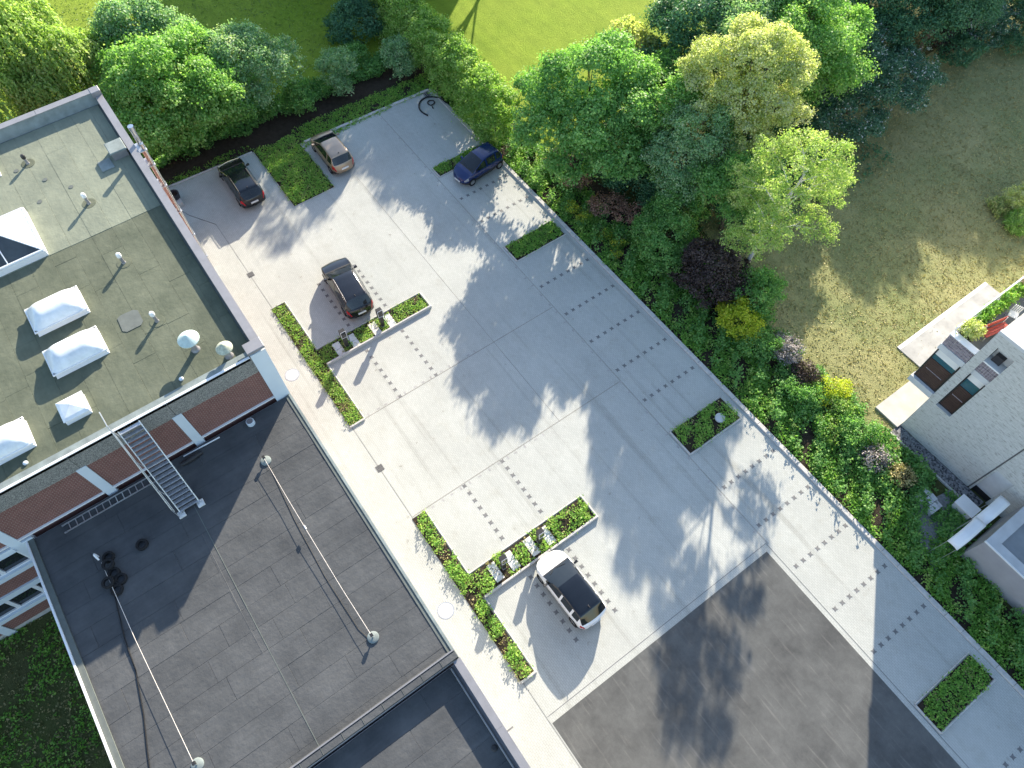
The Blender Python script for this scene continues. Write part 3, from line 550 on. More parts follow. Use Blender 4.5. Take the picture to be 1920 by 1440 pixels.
# flue on the side wall
e = empty('flue_pipe', (-34.95, 1.26, 0)); tag(e, 'tall stainless twin flue pipe clamped to the side wall', 'flue')
MB().tube([(0,0,0),(0,0,11.68)], 0.13, 14).build('pipe', MT['chrome'], e, True); MB().lathe([(.15, 11.5), (.15, 11.7), (.12, 11.7)], n=14).build('collar', MT['chrome'], e)
MB().tube([(0.45,0.02,0),(0.45,0.02,10.9)], 0.10, 12).build('pipe', MT['chrome'], e, True)
for z in (2, 4, 6, 8, 9.5, 10.5): MB().box(-.18, .6, -.32, .14, z, z + .05).build('bracket', MT['steel'], e)
# steel roof stair
e = empty('roof_stair', (0, 0, 0)); tag(e, 'galvanised steel stair from the low roof up to the tall roof', 'stairs')
xa, za, xb, zb = -19.62, 10.55, -17.05, 6.75
for y in (-5.66, -4.78):
    MB().add([(xa, y-.02, za), (xb, y-.02, zb), (xb, y-.02, zb-.2), (xa, y-.02, za-.2), (xa, y+.02, za), (xb, y+.02, zb), (xb, y+.02, zb-.2), (xa, y+.02, za-.2)], [(0,1,2,3),(7,6,5,4),(0,4,5,1),(1,5,6,2),(2,6,7,3),(3,7,4,0)]).build('stringer', MT['steel'], e)
for k in range(20):
    t = (k + .5) / 20; x = xa + (xb-xa)*t; z = za + (zb-za)*t
    MB().box(x-.10, x+.07, -5.638, -4.802, z-.05, z-.03).box(x+.055, x+.07, -5.638, -4.802, z-.029, z-.005).build('tread', MT['steel'], e)
MB().tube([(-20.3,-5.78,11.35),(xa,-5.78,11.2),(xb+.1,-5.78,zb+.75),(xb+.15,-5.78,6.7)], 0.022, 6).build('handrail', MT['steel'], e)
MB().tube([(xa,-5.78,10.85),(xb,-5.78,zb+.35)], 0.016, 6).build('handrail', MT['steel'], e)
for t in (0.05, .4, .75): x = xa+(xb-xa)*t; z = za+(zb-za)*t; MB().tube([(x,-5.70,z-.1),(x,-5.78,z+.7)], 0.018, 6).build('baluster', MT['steel'], e)
for y in (-5.66, -4.78): MB().cbox(xb-.12, xb+.2, y-.15, y+.15, 6.59, 6.68, .01).build('foot', MT['slab'], e); MB().box(xb-.06, xb+.05, y-.05, y+.05, 6.682, 6.80).build('bracket', MT['steel'], e)
# ladder lying on the low roof
e = empty('ladder', (0, 0, 0)); tag(e, 'aluminium ladder lying flat along the foot of the brick facade', 'ladder')
for x in (-19.52, -19.14): MB().box(x-.02, x+.02, -10.0, -5.75, 6.62, 6.68).build('rail', MT['steel'], e); MB().cbox(x-.03, x+.03, -10.12, -10.0, 6.61, 6.69, .01).build('foot', MT['zinc'], e)
for k in range(14): MB().box(-19.497, -19.163, -9.85 + k*.3, -9.815 + k*.3, 6.635, 6.665).build('rung', MT['steel'], e)
tag(MB().tube([(-19.55,-4.5,6.66),(-19.50,-2.75,6.66)], 0.035, 8).build('pole', MT['white_metal']), 'white pole lying on the shaded low roof beside the stair', 'pole')
mb = MB(); mb.tube([(-19.2,-4.75,6.7),(-19.2,-4.2,6.74),(-19.25,-3.7,6.7)], [.1,.16,.1], 9)
tag(mb.build('tarpaulin_roll', MT['black_plastic'], None, True), 'black rolled tarpaulin lying beside the white pole', 'tarpaulin')
e = empty('vent_stub', (-19.35, -1.25, 6.58)); tag(e, 'round pale vent stub on the shaded low roof near the corner', 'vent')
MB().lathe([(.19, 0), (.19, .22), (.17, .24)], n=20).build('pipe', MT['panel'], e, True); MB().lathe([(.15, .241), (.15, .25), (.001, .25)], n=20).build('lid', MT['zinc'], e)
# safety lines on the low roof
def stand(parent, x, y, h=0.35):
    MB().lathe([(.24, 0), (.24, .05), (.2, .08), (.001, .085)], (x, y, 6.59), 20).build('base', MT['felt_edge'], parent, True); MB().tube([(x, y, 6.62), (x, y, 6.6 + h)], .035, 8).build('post', MT['chrome'], parent); MB().box(x-.1, x+.02, y-.06, y+.06, 6.6 + h - .1, 6.6 + h + .04).build('head', MT['black_plastic'], parent)
e = empty('safety_line', (0, 0, 0)); tag(e, 'white fall-protection line strung over the sunlit half of the low roof', 'cable')
for x, y in ((-17.2,-1.53),(-7.65,-1.43)): stand(e, x, y)
MB().tube([(-17.2,-1.53,6.93),(-15,-1.54,6.90),(-13.2,-1.53,6.93),(-10,-1.5,6.90),(-7.65,-1.43,6.93)], .010, 6).build('cable', MT['cable_white'], e); MB().tube([(-13.3,-1.53,6.93),(-13.1,-1.53,6.93)], .05, 8).build('tensioner', MT['chrome'], e)
e = empty('safety_line', (0, 0, 0)); tag(e, 'white fall-protection line running past the black tyres', 'cable')
stand(e, -7.5, -9.05); MB().tube([(-16.9,-9.25,6.75),(-13,-9.2,6.88),(-7.5,-9.05,6.93)], .010, 6).build('cable', MT['cable_white'], e)
MB().tube([(-17.3,-9.3,6.62),(-17.3,-9.3,7.0),(-17.2,-9.28,7.12),(-17.08,-9.26,7.05),(-17.0,-9.25,6.9)], .04, 8).build('hook_post', MT['white_metal'], e, True)
mb = MB(); mb.tube([(-16.2,-9.2,6.62),(-15.2,-9.35,6.615),(-13.4,-9.62,6.615),(-12,-9.7,6.615),(-10.3,-10.04,6.615),(-9,-10.4,6.615),(-7.8,-10.7,6.615),(-6,-11.0,6.615)], .024, 6)
tag(mb.build('cable', MT['cable_black']), 'thick black cable snaking from the tyres across the low roof', 'cable')
mb = MB(); mb.tube([(-16.9,-1.5,6.61),(-14,-1.75,6.608),(-11,-1.85,6.608),(-8.3,-1.75,6.608),(-7.75,-1.6,6.61)], .012, 5)
tag(mb.build('thin_wire', MT['cable_black']), 'thin dark wire lying beside the sunlit safety line', 'wire')
def tyre_me(r, w_): return MB().lathe([(r*.62, -w_/2), (r*.9, -w_/2), (r, -w_*.3), (r, w_*.3), (r*.9, w_/2), (r*.62, w_/2), (r*.55, 0.0)], n=20)
for i, (x, y, z) in enumerate(((-17.0,-8.95,0),(-16.62,-9.02,.16),(-16.2,-9.0,0),(-15.88,-9.3,.16),(-15.8,-8.85,.0),(-15.45,-9.15,0))):
    q = MB(); n = 20
    prof = [(.16,-.08),(.23,-.08),(.255,-.05),(.255,.05),(.23,.08),(.16,.08),(.14,0)]
    for r, zz in prof: q.v += [(r*math.cos(2*math.pi*j/n), r*math.sin(2*math.pi*j/n), zz) for j in range(n)]
    for a in range(7):
        for j in range(n): q.f.append((a*n+j, a*n+(j+1) % n, ((a+1) % 7)*n+(j+1) % n, ((a+1) % 7)*n+j))
    tag(q.build('tyre', MT['tyre'], None, True, (x, y, 6.68 + z)), 'old black tyre in the pile under the safety line', 'tyre', 'tyres piled on the low roof')
    if i == 5: o = tag(q.build('tyre', MT['tyre'], None, True, (-16.69, -7.58, 6.69)), 'single old black tyre lying apart from the pile', 'tyre')
# ------------------------------------------------------------------ houses on the right
hs = empty('white_house', (0, 0, 0)); tag(hs, 'white brick house with tall brown-blinded windows and roof terrace beside the dry lawn', 'house')
wall = MB()
# front wall in pieces around the openings (front face y = 28.6)
for x0, x1, z0, z1 in ((-1.95,-1.50,0,9.5),(-0.60,2.62,0,9.5),(-1.50,-0.60,0,3.2),(-1.50,-0.60,8.80,9.5),(2.70,14,2.56,9.5),(3.78,14,0,2.56),(2.70,2.80,0,2.56)): wall.box(x0, x1, 28.6, 28.95, z0, z1)
wall.build('wall', MT['whitebrick'], hs)
MB().box(-1.95, -1.6, 28.952, 46, 0, 9.5).build('wall', MT['whitebrick'], hs)
MB().box(-1.5, 14, 29.3, 46, -0.1, 9.3).build('core', MT['render_white'], hs)
MB().box(2.62, 2.70, 28.66, 28.95, 0, 9.5).build('joint', MT['mark'], hs)
MB().box(2.80, 3.78, 28.68, 28.95, 0.5, 2.56).build('door_panel', MT['concrete_light'], hs)
MB().box(2.80, 3.78, 28.75, 28.95, -0.05, 0.5).build('door_gap', MT['black_plastic'], hs)
def blind_window(x0, x1, z0, z1, ysurf, split):
    fr = MB().box(x0, x1, ysurf, ysurf+.06, z0, z0+.07).box(x0, x1, ysurf, ysurf+.06, z1-.07, z1).box(x0, x0+.07, ysurf, ysurf+.06, z0+.07, z1-.07).box(x1-.07, x1, ysurf, ysurf+.06, z0+.07, z1-.07).build('window', MT['black_plastic'], hs)
    zs = z0 + (z1-z0)*split; n = 12; dz = (zs-z0-.07)/n
    for k in range(n): MB().box(x0+.075, x1-.075, ysurf+.015, ysurf+.05, z0+.07+k*dz, z0+.07+(k+1)*dz-.012).build('blind_slat', MT['wood_brown'], fr)
    MB().box(x0+.07, x1-.07, ysurf+.055, ysurf+.07, z0+.07, z1-.07).build('pane', MT['teal_glass'], fr)
    MB().box((x0+x1)/2-.35*(x1-x0), (x0+x1)/2+.35*(x1-x0), ysurf+.005, ysurf+.014, z0+(z1-z0)*.36, z0+(z1-z0)*.36+.045).build('rail', MT['mauve'], fr)
    MB().box(x0+.07, x1-.07, ysurf+.04, ysurf+.052, z1-.55, z1-.12).build('pane_reflection', MT['render_white'], fr)  # white band painting a reflection in the upper glass
blind_window(-1.5, -0.6, 3.2, 6.40, 28.80, 0.62)
MB().box(-1.5, -0.6, 28.70, 29.0, 6.40, 6.75).build('lintel', MT['concrete_light'], hs)
def tiles(x0, x1, z0, z1, y, n=7, m_=5):
    for i in range(n):
        for j in range(m_):
            a = x0+(x1-x0)*i/n; b = x0+(x1-x0)*(i+1)/n; c = z0+(z1-z0)*j/m_; d = z0+(z1-z0)*(j+1)/m_
            MB().box(a+.008, b-.008, y+random.uniform(0,.03), y+.06, c+.008, d-.008).build('tile', MT['mauve'], hs)
tiles(-1.5, -0.6, 6.76, 7.52, 28.70); MB().box(-1.5, -0.6, 28.762, 29.25, 6.76, 7.52).build('spandrel', MT['render_white'], hs)
MB().box(-1.5, -0.6, 28.66, 29.25, 7.53, 7.62).build('sill', MT['white_metal'], hs)
MB().box(-1.48, -0.62, 29.2, 29.29, 7.65, 8.8).build('recess_back', MT['render_white'], hs)
MB().box(-1.35, -0.9, 28.95, 29.19, 7.63, 8.1).build('trough', MT['terracotta'], hs)
# projecting bay with terrace on top
MB().box(-3.40, -1.96, 28.95, 46, 3.30, 6.95).build('bay', MT['render_white'], hs)
MB().box(-3.42, -1.96, 28.55, 28.948, 3.30, 3.72).build('sill', MT['concrete_light'], hs)
blind_window(-3.36, -1.98, 3.72, 6.36, 28.72, 0.66)
MB().box(-3.42, -1.96, 28.62, 28.95, 6.362, 6.74).build('lintel', MT['concrete_light'], hs)
tiles(-3.40, -1.97, 6.75, 7.58, 28.64, 10, 5); MB().box(-3.40, -1.97, 28.702, 28.95, 6.75, 7.58).build('spandrel', MT['render_white'], hs)
MB().box(-3.42, -1.96, 28.60, 28.96, 7.582, 7.64).build('coping', MT['white_metal'], hs)
MB().box(-3.40, -1.962, 28.962, 46, 6.951, 7.0).build('terrace_floor', MT['grey_roof'], hs)
MB().box(-3.46, -3.38, 28.96, 46, 7.85, 7.92).build('handrail', MT['white_metal'], hs)
for k in range(70): MB().box(-3.44, -3.40, 29.0 + k*.24, 29.03 + k*.24, 7.0, 7.85).build('baluster', MT['white_metal'], hs)
MB().box(-3.42, -3.36, 36.3, 36.4, 7.0, 9.2).build('post', MT['dead'], hs)
MB().box(-3.55, -1.97, 28.3, 46, -0.05, 0.08).build('ground_terrace', plain('terrace_slabs', (0.46, 0.45, 0.42), 0.8, var=0.12, scale=1.5), hs)
MB().box(-3.40, -3.1, 33.2, 46, 0.08, 3.3).build('wall', MT['render_white'], hs)
MB().box(-1.9, 14, 28.62, 46, 9.501, 9.60).build('roof', MT['deck'], hs)
MB().box(-1.96, 14, 28.58, 28.75, 9.50, 9.68).build('coping', MT['concrete_light'], hs)
for k in range(14): MB().box(-1.8 + k*.25, -1.57 + k*.25, 31.5, 40, 9.602, 9.63).build('deck_board', MT['deck'], hs)
MB().box(-2.0, 3.7, 27.82, 28.58, -0.06, 0.0).build('gravel_margin', MT['gravel'], hs); kerb(hs, -2.05, 27.75, 3.75, 27.75, 0.12, 0.05)
# terrace and roof furniture
def trough(x0, x1, y0, y1, z, h, label, leaf, lobes, **kw):
    e = empty('planter_trough', (0, 0, 0)); tag(e, label, 'planter')
    MB().cbox(x0, x1, y0, y1, z, z+h, .02).build('trough', MT['terracotta'], e)
    crown('foliage', LF[leaf], lobes, e, **kw); return e
small = dict(dens=14, per=10, spread=.08, size=.09)
trough(-3.25, -2.6, 29.1, 29.9, 7.0, .5, 'dark trough of yellow-green grass on the terrace corner', 'yellow', [(-2.95,29.5,7.75,.5,.5,.5),(-2.8,29.75,7.7,.35,.35,.4)], **small)
trough(-3.3, -2.85, 30.1, 33.9, 7.0, .45, 'long dark trough of leafy plants along the terrace railing', 'ground', [(-3.08,30.4+i*.55,7.6+.1*math.sin(i*2),.3,.36,.32) for i in range(7)], **small)
trough(-3.3, -2.85, 34.2, 35.4, 7.0, .45, 'dark trough of pinkish foliage on the terrace', 'pink', [(-3.05,34.5,7.65,.34,.4,.36),(-3.1,35.1,7.6,.3,.35,.3)], **small)
trough(-3.3, -2.8, 35.9, 39.5, 7.0, .45, 'dark trough of bright green bushes at the far end of the terrace railing', 'lime', [(-3.05,36.3+i*.7,7.7,.42,.45,.45) for i in range(5)], **small)
trough(-0.6, 1.2, 30.4, 31.6, 9.6, .6, 'big dark planter of yellow-green grass on the white roof deck', 'yellow', [(0.0,31.0,10.5,.8,.7,.6),(0.8,31.1,10.45,.7,.65,.55),(-.4,30.8,10.4,.5,.5,.5)], **small)
e = empty('bench', (-2.3, 30.8, 7.0), R(78)); tag(e, 'red slatted bench on the white house terrace', 'bench')
for k in range(3): MB().cbox(-.75, .75, -.2 + k*.14, -.08 + k*.14, .42, .46, .01).build('seat_slat', MT['red'], e)
for k in range(3): MB().cbox(-.75, .75, .24, .27, .5 + k*.12, .6 + k*.12, .008).build('back_slat', MT['red'], e)
for sx in (-.65, .65):
    for sy in (-.15, .2): MB().tube([(sx, sy, 0), (sx, sy, .42 if sy < 0 else .85)], .02, 6).build('leg', MT['white_metal'], e)
for i, (x, y) in enumerate(((-2.35, 32.3), (-2.3, 34.0))):
    e = empty('chair', (x, y, 7.0), R(20 + 50*i)); tag(e, ('white slatted chair beside the red bench', 'white slatted chair beside the pinkish trough')[i], 'chair')
    MB().cbox(-.22, .22, -.22, .22, .42, .46, .01).build('seat', MT['white_metal'], e)
    for k in range(5): MB().box(-.2 + k*.09, -.15 + k*.09, .19, .22, .46, .9).build('back_slat', MT['white_metal'], e)
    for sx in (-.2, .2):
        for sy in (-.2, .2): MB().tube([(sx, sy, 0), (sx, sy, .42)], .02, 6).build('leg', MT['white_metal'], e)
# grey flat-roofed house
gh = empty('grey_house', (0, 0, 0)); tag(gh, 'grey rendered low house with wide pale parapet beside the planted strip', 'house')
MB().box(4.8, 24, 25.12, 42, -0.1, 2.30).build('wall', MT['render_grey'], gh)
MB().box(4.78, 24, 25.08, 25.62, 2.301, 2.42).build('parapet', MT['concrete_light'], gh); MB().box(4.78, 5.32, 25.622, 42, 2.301, 2.42).build('parapet', MT['concrete_light'], gh)
MB().box(4.76, 24, 25.06, 25.12, 2.36, 2.45).build('edge_trim', MT['white_metal'], gh)
MB().box(5.32, 24, 25.62, 42, 2.301, 2.33).build('roof', MT['grey_roof'], gh)
def shelter(y0, y1, label):
    e = empty('shelter_canopy', (4.02, (y0+y1)/2, 0)); tag(e, label, 'canopy', 'white shelter canopies'); L = (y1-y0)/2; v = []; f = []; n = 10
    for i in range(n+1):
        t = i/n; y = -L + 2*L*t; z = 2.05 + .45*math.sin(min(1, t*2.2)*math.pi/2)
        for x in (-.3, -.1, .1, .3): v.append((x, y, z - .06*(x/.3)**2)); 
    for i in range(n):
        for j in range(3): q = i*4+j; f.append((q, q+1, q+5, q+4))
    o = MB().add(v, f).build('canopy', MT['white_metal'], e, True); md = o.modifiers.new('thickness', 'SOLIDIFY'); md.thickness = .03
    for sx in (-.27, .27):
        for sy, h in ((-L+.08, 2.0), (L-.08, 2.42)): MB().tube([(sx, sy, -.06), (sx, sy, h)], .015, 6).build('post', MT['steel'], e)
shelter(23.85, 25.75, 'white curved shelter canopy beside the grey house corner'); shelter(25.8, 27.7, 'white curved shelter canopy between the grey house and the white brick wall')
e = empty('storage_box', (3.28, 27.15, -.06)); tag(e, 'white lidded storage box on the gravel by the white wall', 'box')
MB().cbox(-.5, .5, -.3, .3, 0, .72, .02).build('body', MT['concrete_light'], e); MB().add([(-.55,-.36,.72),(.55,-.36,.72),(.55,.36,.80),(-.55,.36,.80),(-.55,-.36,.77),(.55,-.36,.77),(.55,.36,.85),(-.55,.36,.85)], [(3,2,1,0),(4,5,6,7),(0,1,5,4),(1,2,6,5),(2,3,7,6),(3,0,4,7)]).build('lid', MT['white_metal'], e)
tag(MB().prism([(1.6,24.3),(4.6,23.4),(4.7,27.6),(2.2,27.7)], -.055, -.02).build('path', MT['path']), kind='structure')
rs = random.Random(4); blk = MB().cbox(-.2, .2, -.14, .14, 0, .14, .012).mesh('concrete_block', MT['concrete_light'])
for lay in range(3):
    for i in range(3):
        for j in range(3):
            if lay == 2 and (i + j) % 3 == 1: continue
            o = inst('concrete_block', blk, None, (1.52 + i*.41 + rs.uniform(-.02,.02), 25.72 + j*.30 + rs.uniform(-.02,.02), -.05 + lay*.14), rs.uniform(-.04,.04) - .12)
            tag(o, 'pale concrete block in the stack on the ground near the shelter canopies', 'block', 'stacked concrete blocks')
patio = sheet('patio', rect(-5.55, -3.56, 32.6, 41.1), 0.02, plain('patio_concrete', (0.33, 0.335, 0.335), 0.8, var=0.2, scale=1.2), 0.1)
for k in range(17): MB().cbox(-5.54, -5.30, 32.61 + k*.5, 33.10 + k*.5, .021, .03, .004).build('edge_stone', MT['slab'], patio)
# house beyond the upper lawn, outside the picture, that shades it
fh = empty('gabled_house', (0, 0, 0)); tag(fh, 'tall gabled house beyond the shaded upper lawn', 'house')
MB().box(-71, -61, 18, 44, -0.1, 9.0).build('wall', MT['render_white'], fh)
MB().add([(-71.4,17.6,9.0),(-60.6,17.6,9.0),(-60.6,44.4,9.0),(-71.4,44.4,9.0),(-66,17.6,12),(-66,44.4,12)], [(0,1,4),(1,2,5,4),(2,3,5),(3,0,4,5),(3,2,1,0)]).build('roof', MT['mauve'], fh)

# ------------------------------------------------------------------ cars
def car(name, label, loc, heading, paint, P, roof=None, rails=False, glass='car_glass', group='cars parked in the lot'):
    e = empty(name, loc, heading); tag(e, label, 'car', group)
    L, W, H = P['L'], P['W'], P['H']; hw0 = W/2
    # stations measured from the nose (s=0) to the tail (s=L); body runs along local +x = forward
    cowl, head, rend, tail = P['cowl'], P['head'], P['rend'], P['tail']
    top = [(0,.50),(.03,.58),(.09,.66),(.20,.74),(.38,P['hood']-.14),(cowl*.65,P['hood']-.05),(cowl,P['hood']),(head,H-.05),(head+.25,H-.015),((head+rend)/2,H),(rend-.1,H-.035),(rend,H-.06),(tail,P['deck']),(L-.06,P['deck']-.07),(L-.015,.62),(L,.52)]
    sx = sorted(set([0,.015,.04,.08,.14,.2,.28,.36,.46] + list(np.linspace(.56, cowl, 7)) + list(np.linspace(cowl, head, 9)) + list(np.linspace(head, rend, 15)) + list(np.linspace(rend, tail, 8)) + [tail+.03] + [L-.10,L-.07,L-.04,L-.015,L]))
    sx = [s for i, s in enumerate(sx) if i == 0 or s - sx[i-1] > .008]
    tx = np.array([t[0] for t in top]); tz = np.array([t[1] for t in top])
    wx = np.array([0,.05,.14,.35,.8,L*.5,L-.9,L-.3,L-.12,L-.03,L]); wz = np.array([.52,.68,.82,.94,1,1,.995,.955,.90,.78,.68])*hw0
    wr = P['wheel']; ax = (P['fo'], L - P['ro'])
    def section(s):
        zt = float(np.interp(s, tx, tz)); hw = float(np.interp(s, wx, wz)); belt = P['belt'] + .05*(s/L)
        zs = min(belt, zt - .035); c = max(0, min(1, (zt - zs - .03)/(H - P['belt'])))
        zb = float(np.interp(s, [0,.1,.35,L-.35,L-.1,L], [.34,.22,.19,.19,.24,.36])); zb = min(zb, zs-.15)
        rw = hw*(.90 - P.get('tumble', .17)*c)
        lo = [(0, zb), (.78*hw, zb), (.965*hw, zb+.06), (1.0*hw, zb+(zs-zb)*.42), (1.0*hw, zb+(zs-zb)*.66), (.975*hw, zs-.035), (.945*hw, zs)]
        arch = 0
        for a in ax:
            d = abs(s - a)
            if d < wr + .045: arch = max(arch, wr + math.sqrt(max(0, (wr+.045)**2 - d*d)))
        if arch: lo = [(y, max(z, min(arch - .0, zs - .12)) if y > .7*hw and i in (1,2,3) else z) for i, (y, z) in enumerate(lo)]
        if arch: lo[4] = (lo[4][0], max(lo[4][1], min(arch + .03, zs - .06)))
        up = [(rw + (.945*hw - rw)*.10, zs + (zt - zs)*.86), (rw*.955, zt - .028*min(1, c*2+.3)), (rw*.78, zt - .006), (rw*.42, zt + .006), (0, zt + .012)]
        return lo + up
    secs = [section(s) for s in sx]; n = 12; m2 = 2*n - 2
    V = []
    for s, q in zip(sx, secs):
        x = L/2 - s; full = [(y, z) for y, z in q] + [(-y, z) for y, z in q[-2:0:-1]]
        plan = [x - .20*(abs(y)/hw0)**2.2*(1 if s < .6 else (-1 if s > L-.5 else 0))*min(1, max(0, (.6 - s)/.6 if s < .6 else (s - L + .5)/.5)) for y, z in full]
        V += [(px, y, z) for px, (y, z) in zip(plan, full)]
    groups = {}
    def put(k, f): groups.setdefault(k, []).append(f)
    for i in range(len(sx)-1):
        sm = (sx[i] + sx[i+1])/2
        for j in range(m2):
            k = (j+1) % m2; jj = min(j, m2-1-j); side = 'r' if j < n-1 else 'l'          # jj = strip index 0..n-2 on a half
            f = (i*m2+j, i*m2+k, (i+1)*m2+k, (i+1)*m2+j); g = 'body'
            if jj >= 8 and cowl+.05 < sm < head-.02: g = 'windscreen'
            elif jj >= 8 and rend+.04 < sm < tail-.02: g = 'rear_window'
            elif jj in (6,) and cowl+.28 < sm < P['wend']:
                g = 'body' if any(abs(sm-b) < .05 for b in P['pillars']) else 'side_window_' + side + str(sum(sm > b for b in P['pillars']))
            elif jj in (4,5) and (.07 < sm < .34): g = 'headlight_' + side
            elif jj >= 7 and cowl-.07 < sm <= cowl+.05: g = 'cowl'
            elif jj in (4,5) and (L-.22 < sm < L-.025): g = 'tail_light_' + side
            elif roof and jj >= 7 and head-.02 <= sm <= rend+.04: g = 'roof'
            elif roof and jj in (7,) and cowl+.05 < sm < tail: g = 'roof'
            elif jj <= 1 : g = 'underbody'
            elif jj == 2: g = 'sill'
            put(g, f)
    put('body', tuple(range(m2))[::-1]); put('body', tuple((len(sx)-1)*m2 + j for j in range(m2)))
    nm = {'windscreen': ('windscreen', glass), 'rear_window': ('rear_window', glass), 'underbody': ('underbody', 'black_plastic'), 'cowl': ('cowl', 'black_plastic'), 'sill': ('sill', P.get('sill', 'black_plastic'))}
    for g, fs in groups.items():
        if g == 'body': nme, mt = 'body', paint
        elif g in nm: nme, mt = nm[g][0], MT[nm[g][1]]
        elif g.startswith('side'): nme, mt = 'side_window', MT['car_glass']
        elif g.startswith('head'): nme, mt = 'headlight', MT['light_lens']
        elif g.startswith('tail'): nme, mt = 'tail_light', MT['red_lens']
        elif g == 'roof': nme, mt = 'roof', roof
        used = sorted(set(i for f in fs for i in f)); mp = {u: i for i, u in enumerate(used)}
        q = MB().add([V[u] for u in used], [tuple(mp[i] for i in f) for f in fs]); me = q.mesh(nme, mt, True); bm = bmesh.new(); bm.from_mesh(me); bmesh.ops.recalc_face_normals(bm, faces=bm.faces); bm.to_mesh(me); bm.free()
        link(bpy.data.objects.new(nme, me), e)
    for a in ax:
        for sy in (-1, 1):
            yo = sy*(hw0 - .095); prof = [(wr*.60,-.095),(wr*.9,-.105),(wr,-.07),(wr,.07),(wr*.9,.105),(wr*.60,.095)]; t = MB(); k = 22
            for r, yy in prof: t.v += [(r*math.cos(2*math.pi*j/k), yy, r*math.sin(2*math.pi*j/k)) for j in range(k)]
            for q in range(5):
                for j in range(k): t.f.append((q*k+j, q*k+(j+1) % k, (q+1)*k+(j+1) % k, (q+1)*k+j))
            wh = t.build('wheel', MT['tyre'], e, True, (L/2 - a, yo, wr))
            d = MB(); d.add([(wr*.62*math.cos(2*math.pi*j/k), sy*.075, wr*.62*math.sin(2*math.pi*j/k)) for j in range(k)] + [(0, sy*.05, 0)], [(j, (j+1) % k, k) for j in range(k)])
            for q in range(5):
                t0 = q*1.2566; c0, s0 = math.cos(t0), math.sin(t0)
                d.add([(-s0*.03 + c0*.02, sy*.085, c0*.03 + s0*.02), (s0*.03 + c0*.02, sy*.085, -c0*.03 + s0*.02), (s0*.025 + c0*wr*.58, sy*.09, -c0*.025 + s0*wr*.58), (-s0*.025 + c0*wr*.58, sy*.09, c0*.025 + s0*wr*.58)], [(0,1,2,3)])
            d.build('rim', MT['rim'], wh)
    zc = P['belt'] + .04; xm = L/2 - (cowl + .38)
    for sy in (-1, 1):
        q = MB(); y0 = sy*(hw0*.97); q.add([(xm-.06, y0, zc-.02), (xm+.06, y0, zc-.02), (xm+.09, y0+sy*.20, zc-.02), (xm-.05, y0+sy*.22, zc-.02), (xm-.05, y0, zc+.06), (xm+.04, y0, zc+.06), (xm+.06, y0+sy*.19, zc+.11), (xm-.05, y0+sy*.21, zc+.11)], [(0,1,2,3),(7,6,5,4),(0,4,5,1),(1,5,6,2),(2,6,7,3),(3,7,4,0)])
        q.build('mirror', P.get('mirror', paint), e)
        for b in P['pillars']: MB().box(L/2-b-.32, L/2-b-.14, sy*hw0*.985 - .012, sy*hw0*.985 + .012, P['belt']-.09, P['belt']-.06).build('door_handle', P.get('handle', paint), e)
        if rails:
            rw = hw0*.70; MB().tube([(L/2-head-.1, sy*rw, H-.05), (L/2-head-.25, sy*rw, H+.035), (L/2-rend+.1, sy*rw, H+.0), (L/2-rend-.05, sy*rw, H-.09)], .02, 6).build('roof_rail', MT['black_plastic' if rails == 'black' else 'zinc'], e)
        MB().tube([(L/2-cowl-.03, sy*.1+.12, P['hood']+.03), (L/2-cowl-.12, sy*.1+.62*sy*.6, P['hood']+.09)], .012, 5).build('wiper', MT['black_plastic'], e)
    MB().box(-L/2-.02, -L/2+.03, -.26, .26, .60, .71).build('number_plate', MT['plate'], e); MB().box(L/2-.05, L/2+.015, -.26, .26, .36, .46).build('number_plate', MT['plate'], e)
    MB().tube([(L/2-rend+.18, 0, H-.03), (L/2-rend+.02, 0, H+.07)], [.03, .012], 6).build('antenna', MT['black_plastic'], e)
    return e
hatch = dict(L=4.15, W=1.78, H=1.50, cowl=0.92, head=1.85, rend=3.55, tail=4.0, hood=.98, deck=.98, belt=.92, wheel=.32, fo=.82, ro=.72, pillars=(2.25, 3.1), wend=3.62)
suv = dict(L=4.70, W=1.88, H=1.66, cowl=1.22, head=2.12, rend=4.15, tail=4.55, hood=1.08, deck=1.08, belt=1.02, wheel=.36, fo=.90, ro=.88, pillars=(2.62, 3.55), wend=4.2, tumble=.18)
wagon = dict(L=4.72, W=1.82, H=1.47, cowl=1.22, head=2.25, rend=4.2, tail=4.6, hood=.97, deck=.98, belt=.90, wheel=.32, fo=.88, ro=.94, pillars=(2.65, 3.5), wend=4.25)
mpv = dict(L=4.20, W=1.77, H=1.58, cowl=.95, head=2.0, rend=3.72, tail=4.08, hood=1.0, deck=1.0, belt=.96, wheel=.315, fo=.84, ro=.76, pillars=(2.25, 3.15), wend=3.75)
mini = dict(L=3.82, W=1.68, H=1.51, cowl=.88, head=1.82, rend=3.30, tail=3.72, hood=.98, deck=.96, belt=.93, wheel=.30, fo=.72, ro=.62, pillars=(2.12, 2.95), wend=3.38, tumble=.2)
PT = dict(black=mat_paint('black_car_paint', (0.012, 0.012, 0.014), 0.0, .18), beige=mat_paint('beige_metallic_paint', (0.36, 0.275, 0.20), 0.5, .32), blue=mat_paint('navy_blue_paint', (0.006, 0.019, 0.095), 0.1, .2),
          dark=mat_paint('blue_black_paint', (0.010, 0.011, 0.015), 0.0, .15), white=mat_paint('white_car_paint', (0.78, 0.79, 0.80), 0.0, .25), roofblack=mat_paint('black_roof_panel', (0.006, 0.008, 0.012), 0.0, .10))
PI = math.pi
car('parked_car', 'black estate car with glass roof parked beside the square grass bed', (-40.62, 6.0, 0), PI + R(-1), PT['black'], wagon, roof=PT['roofblack'], rails='black')
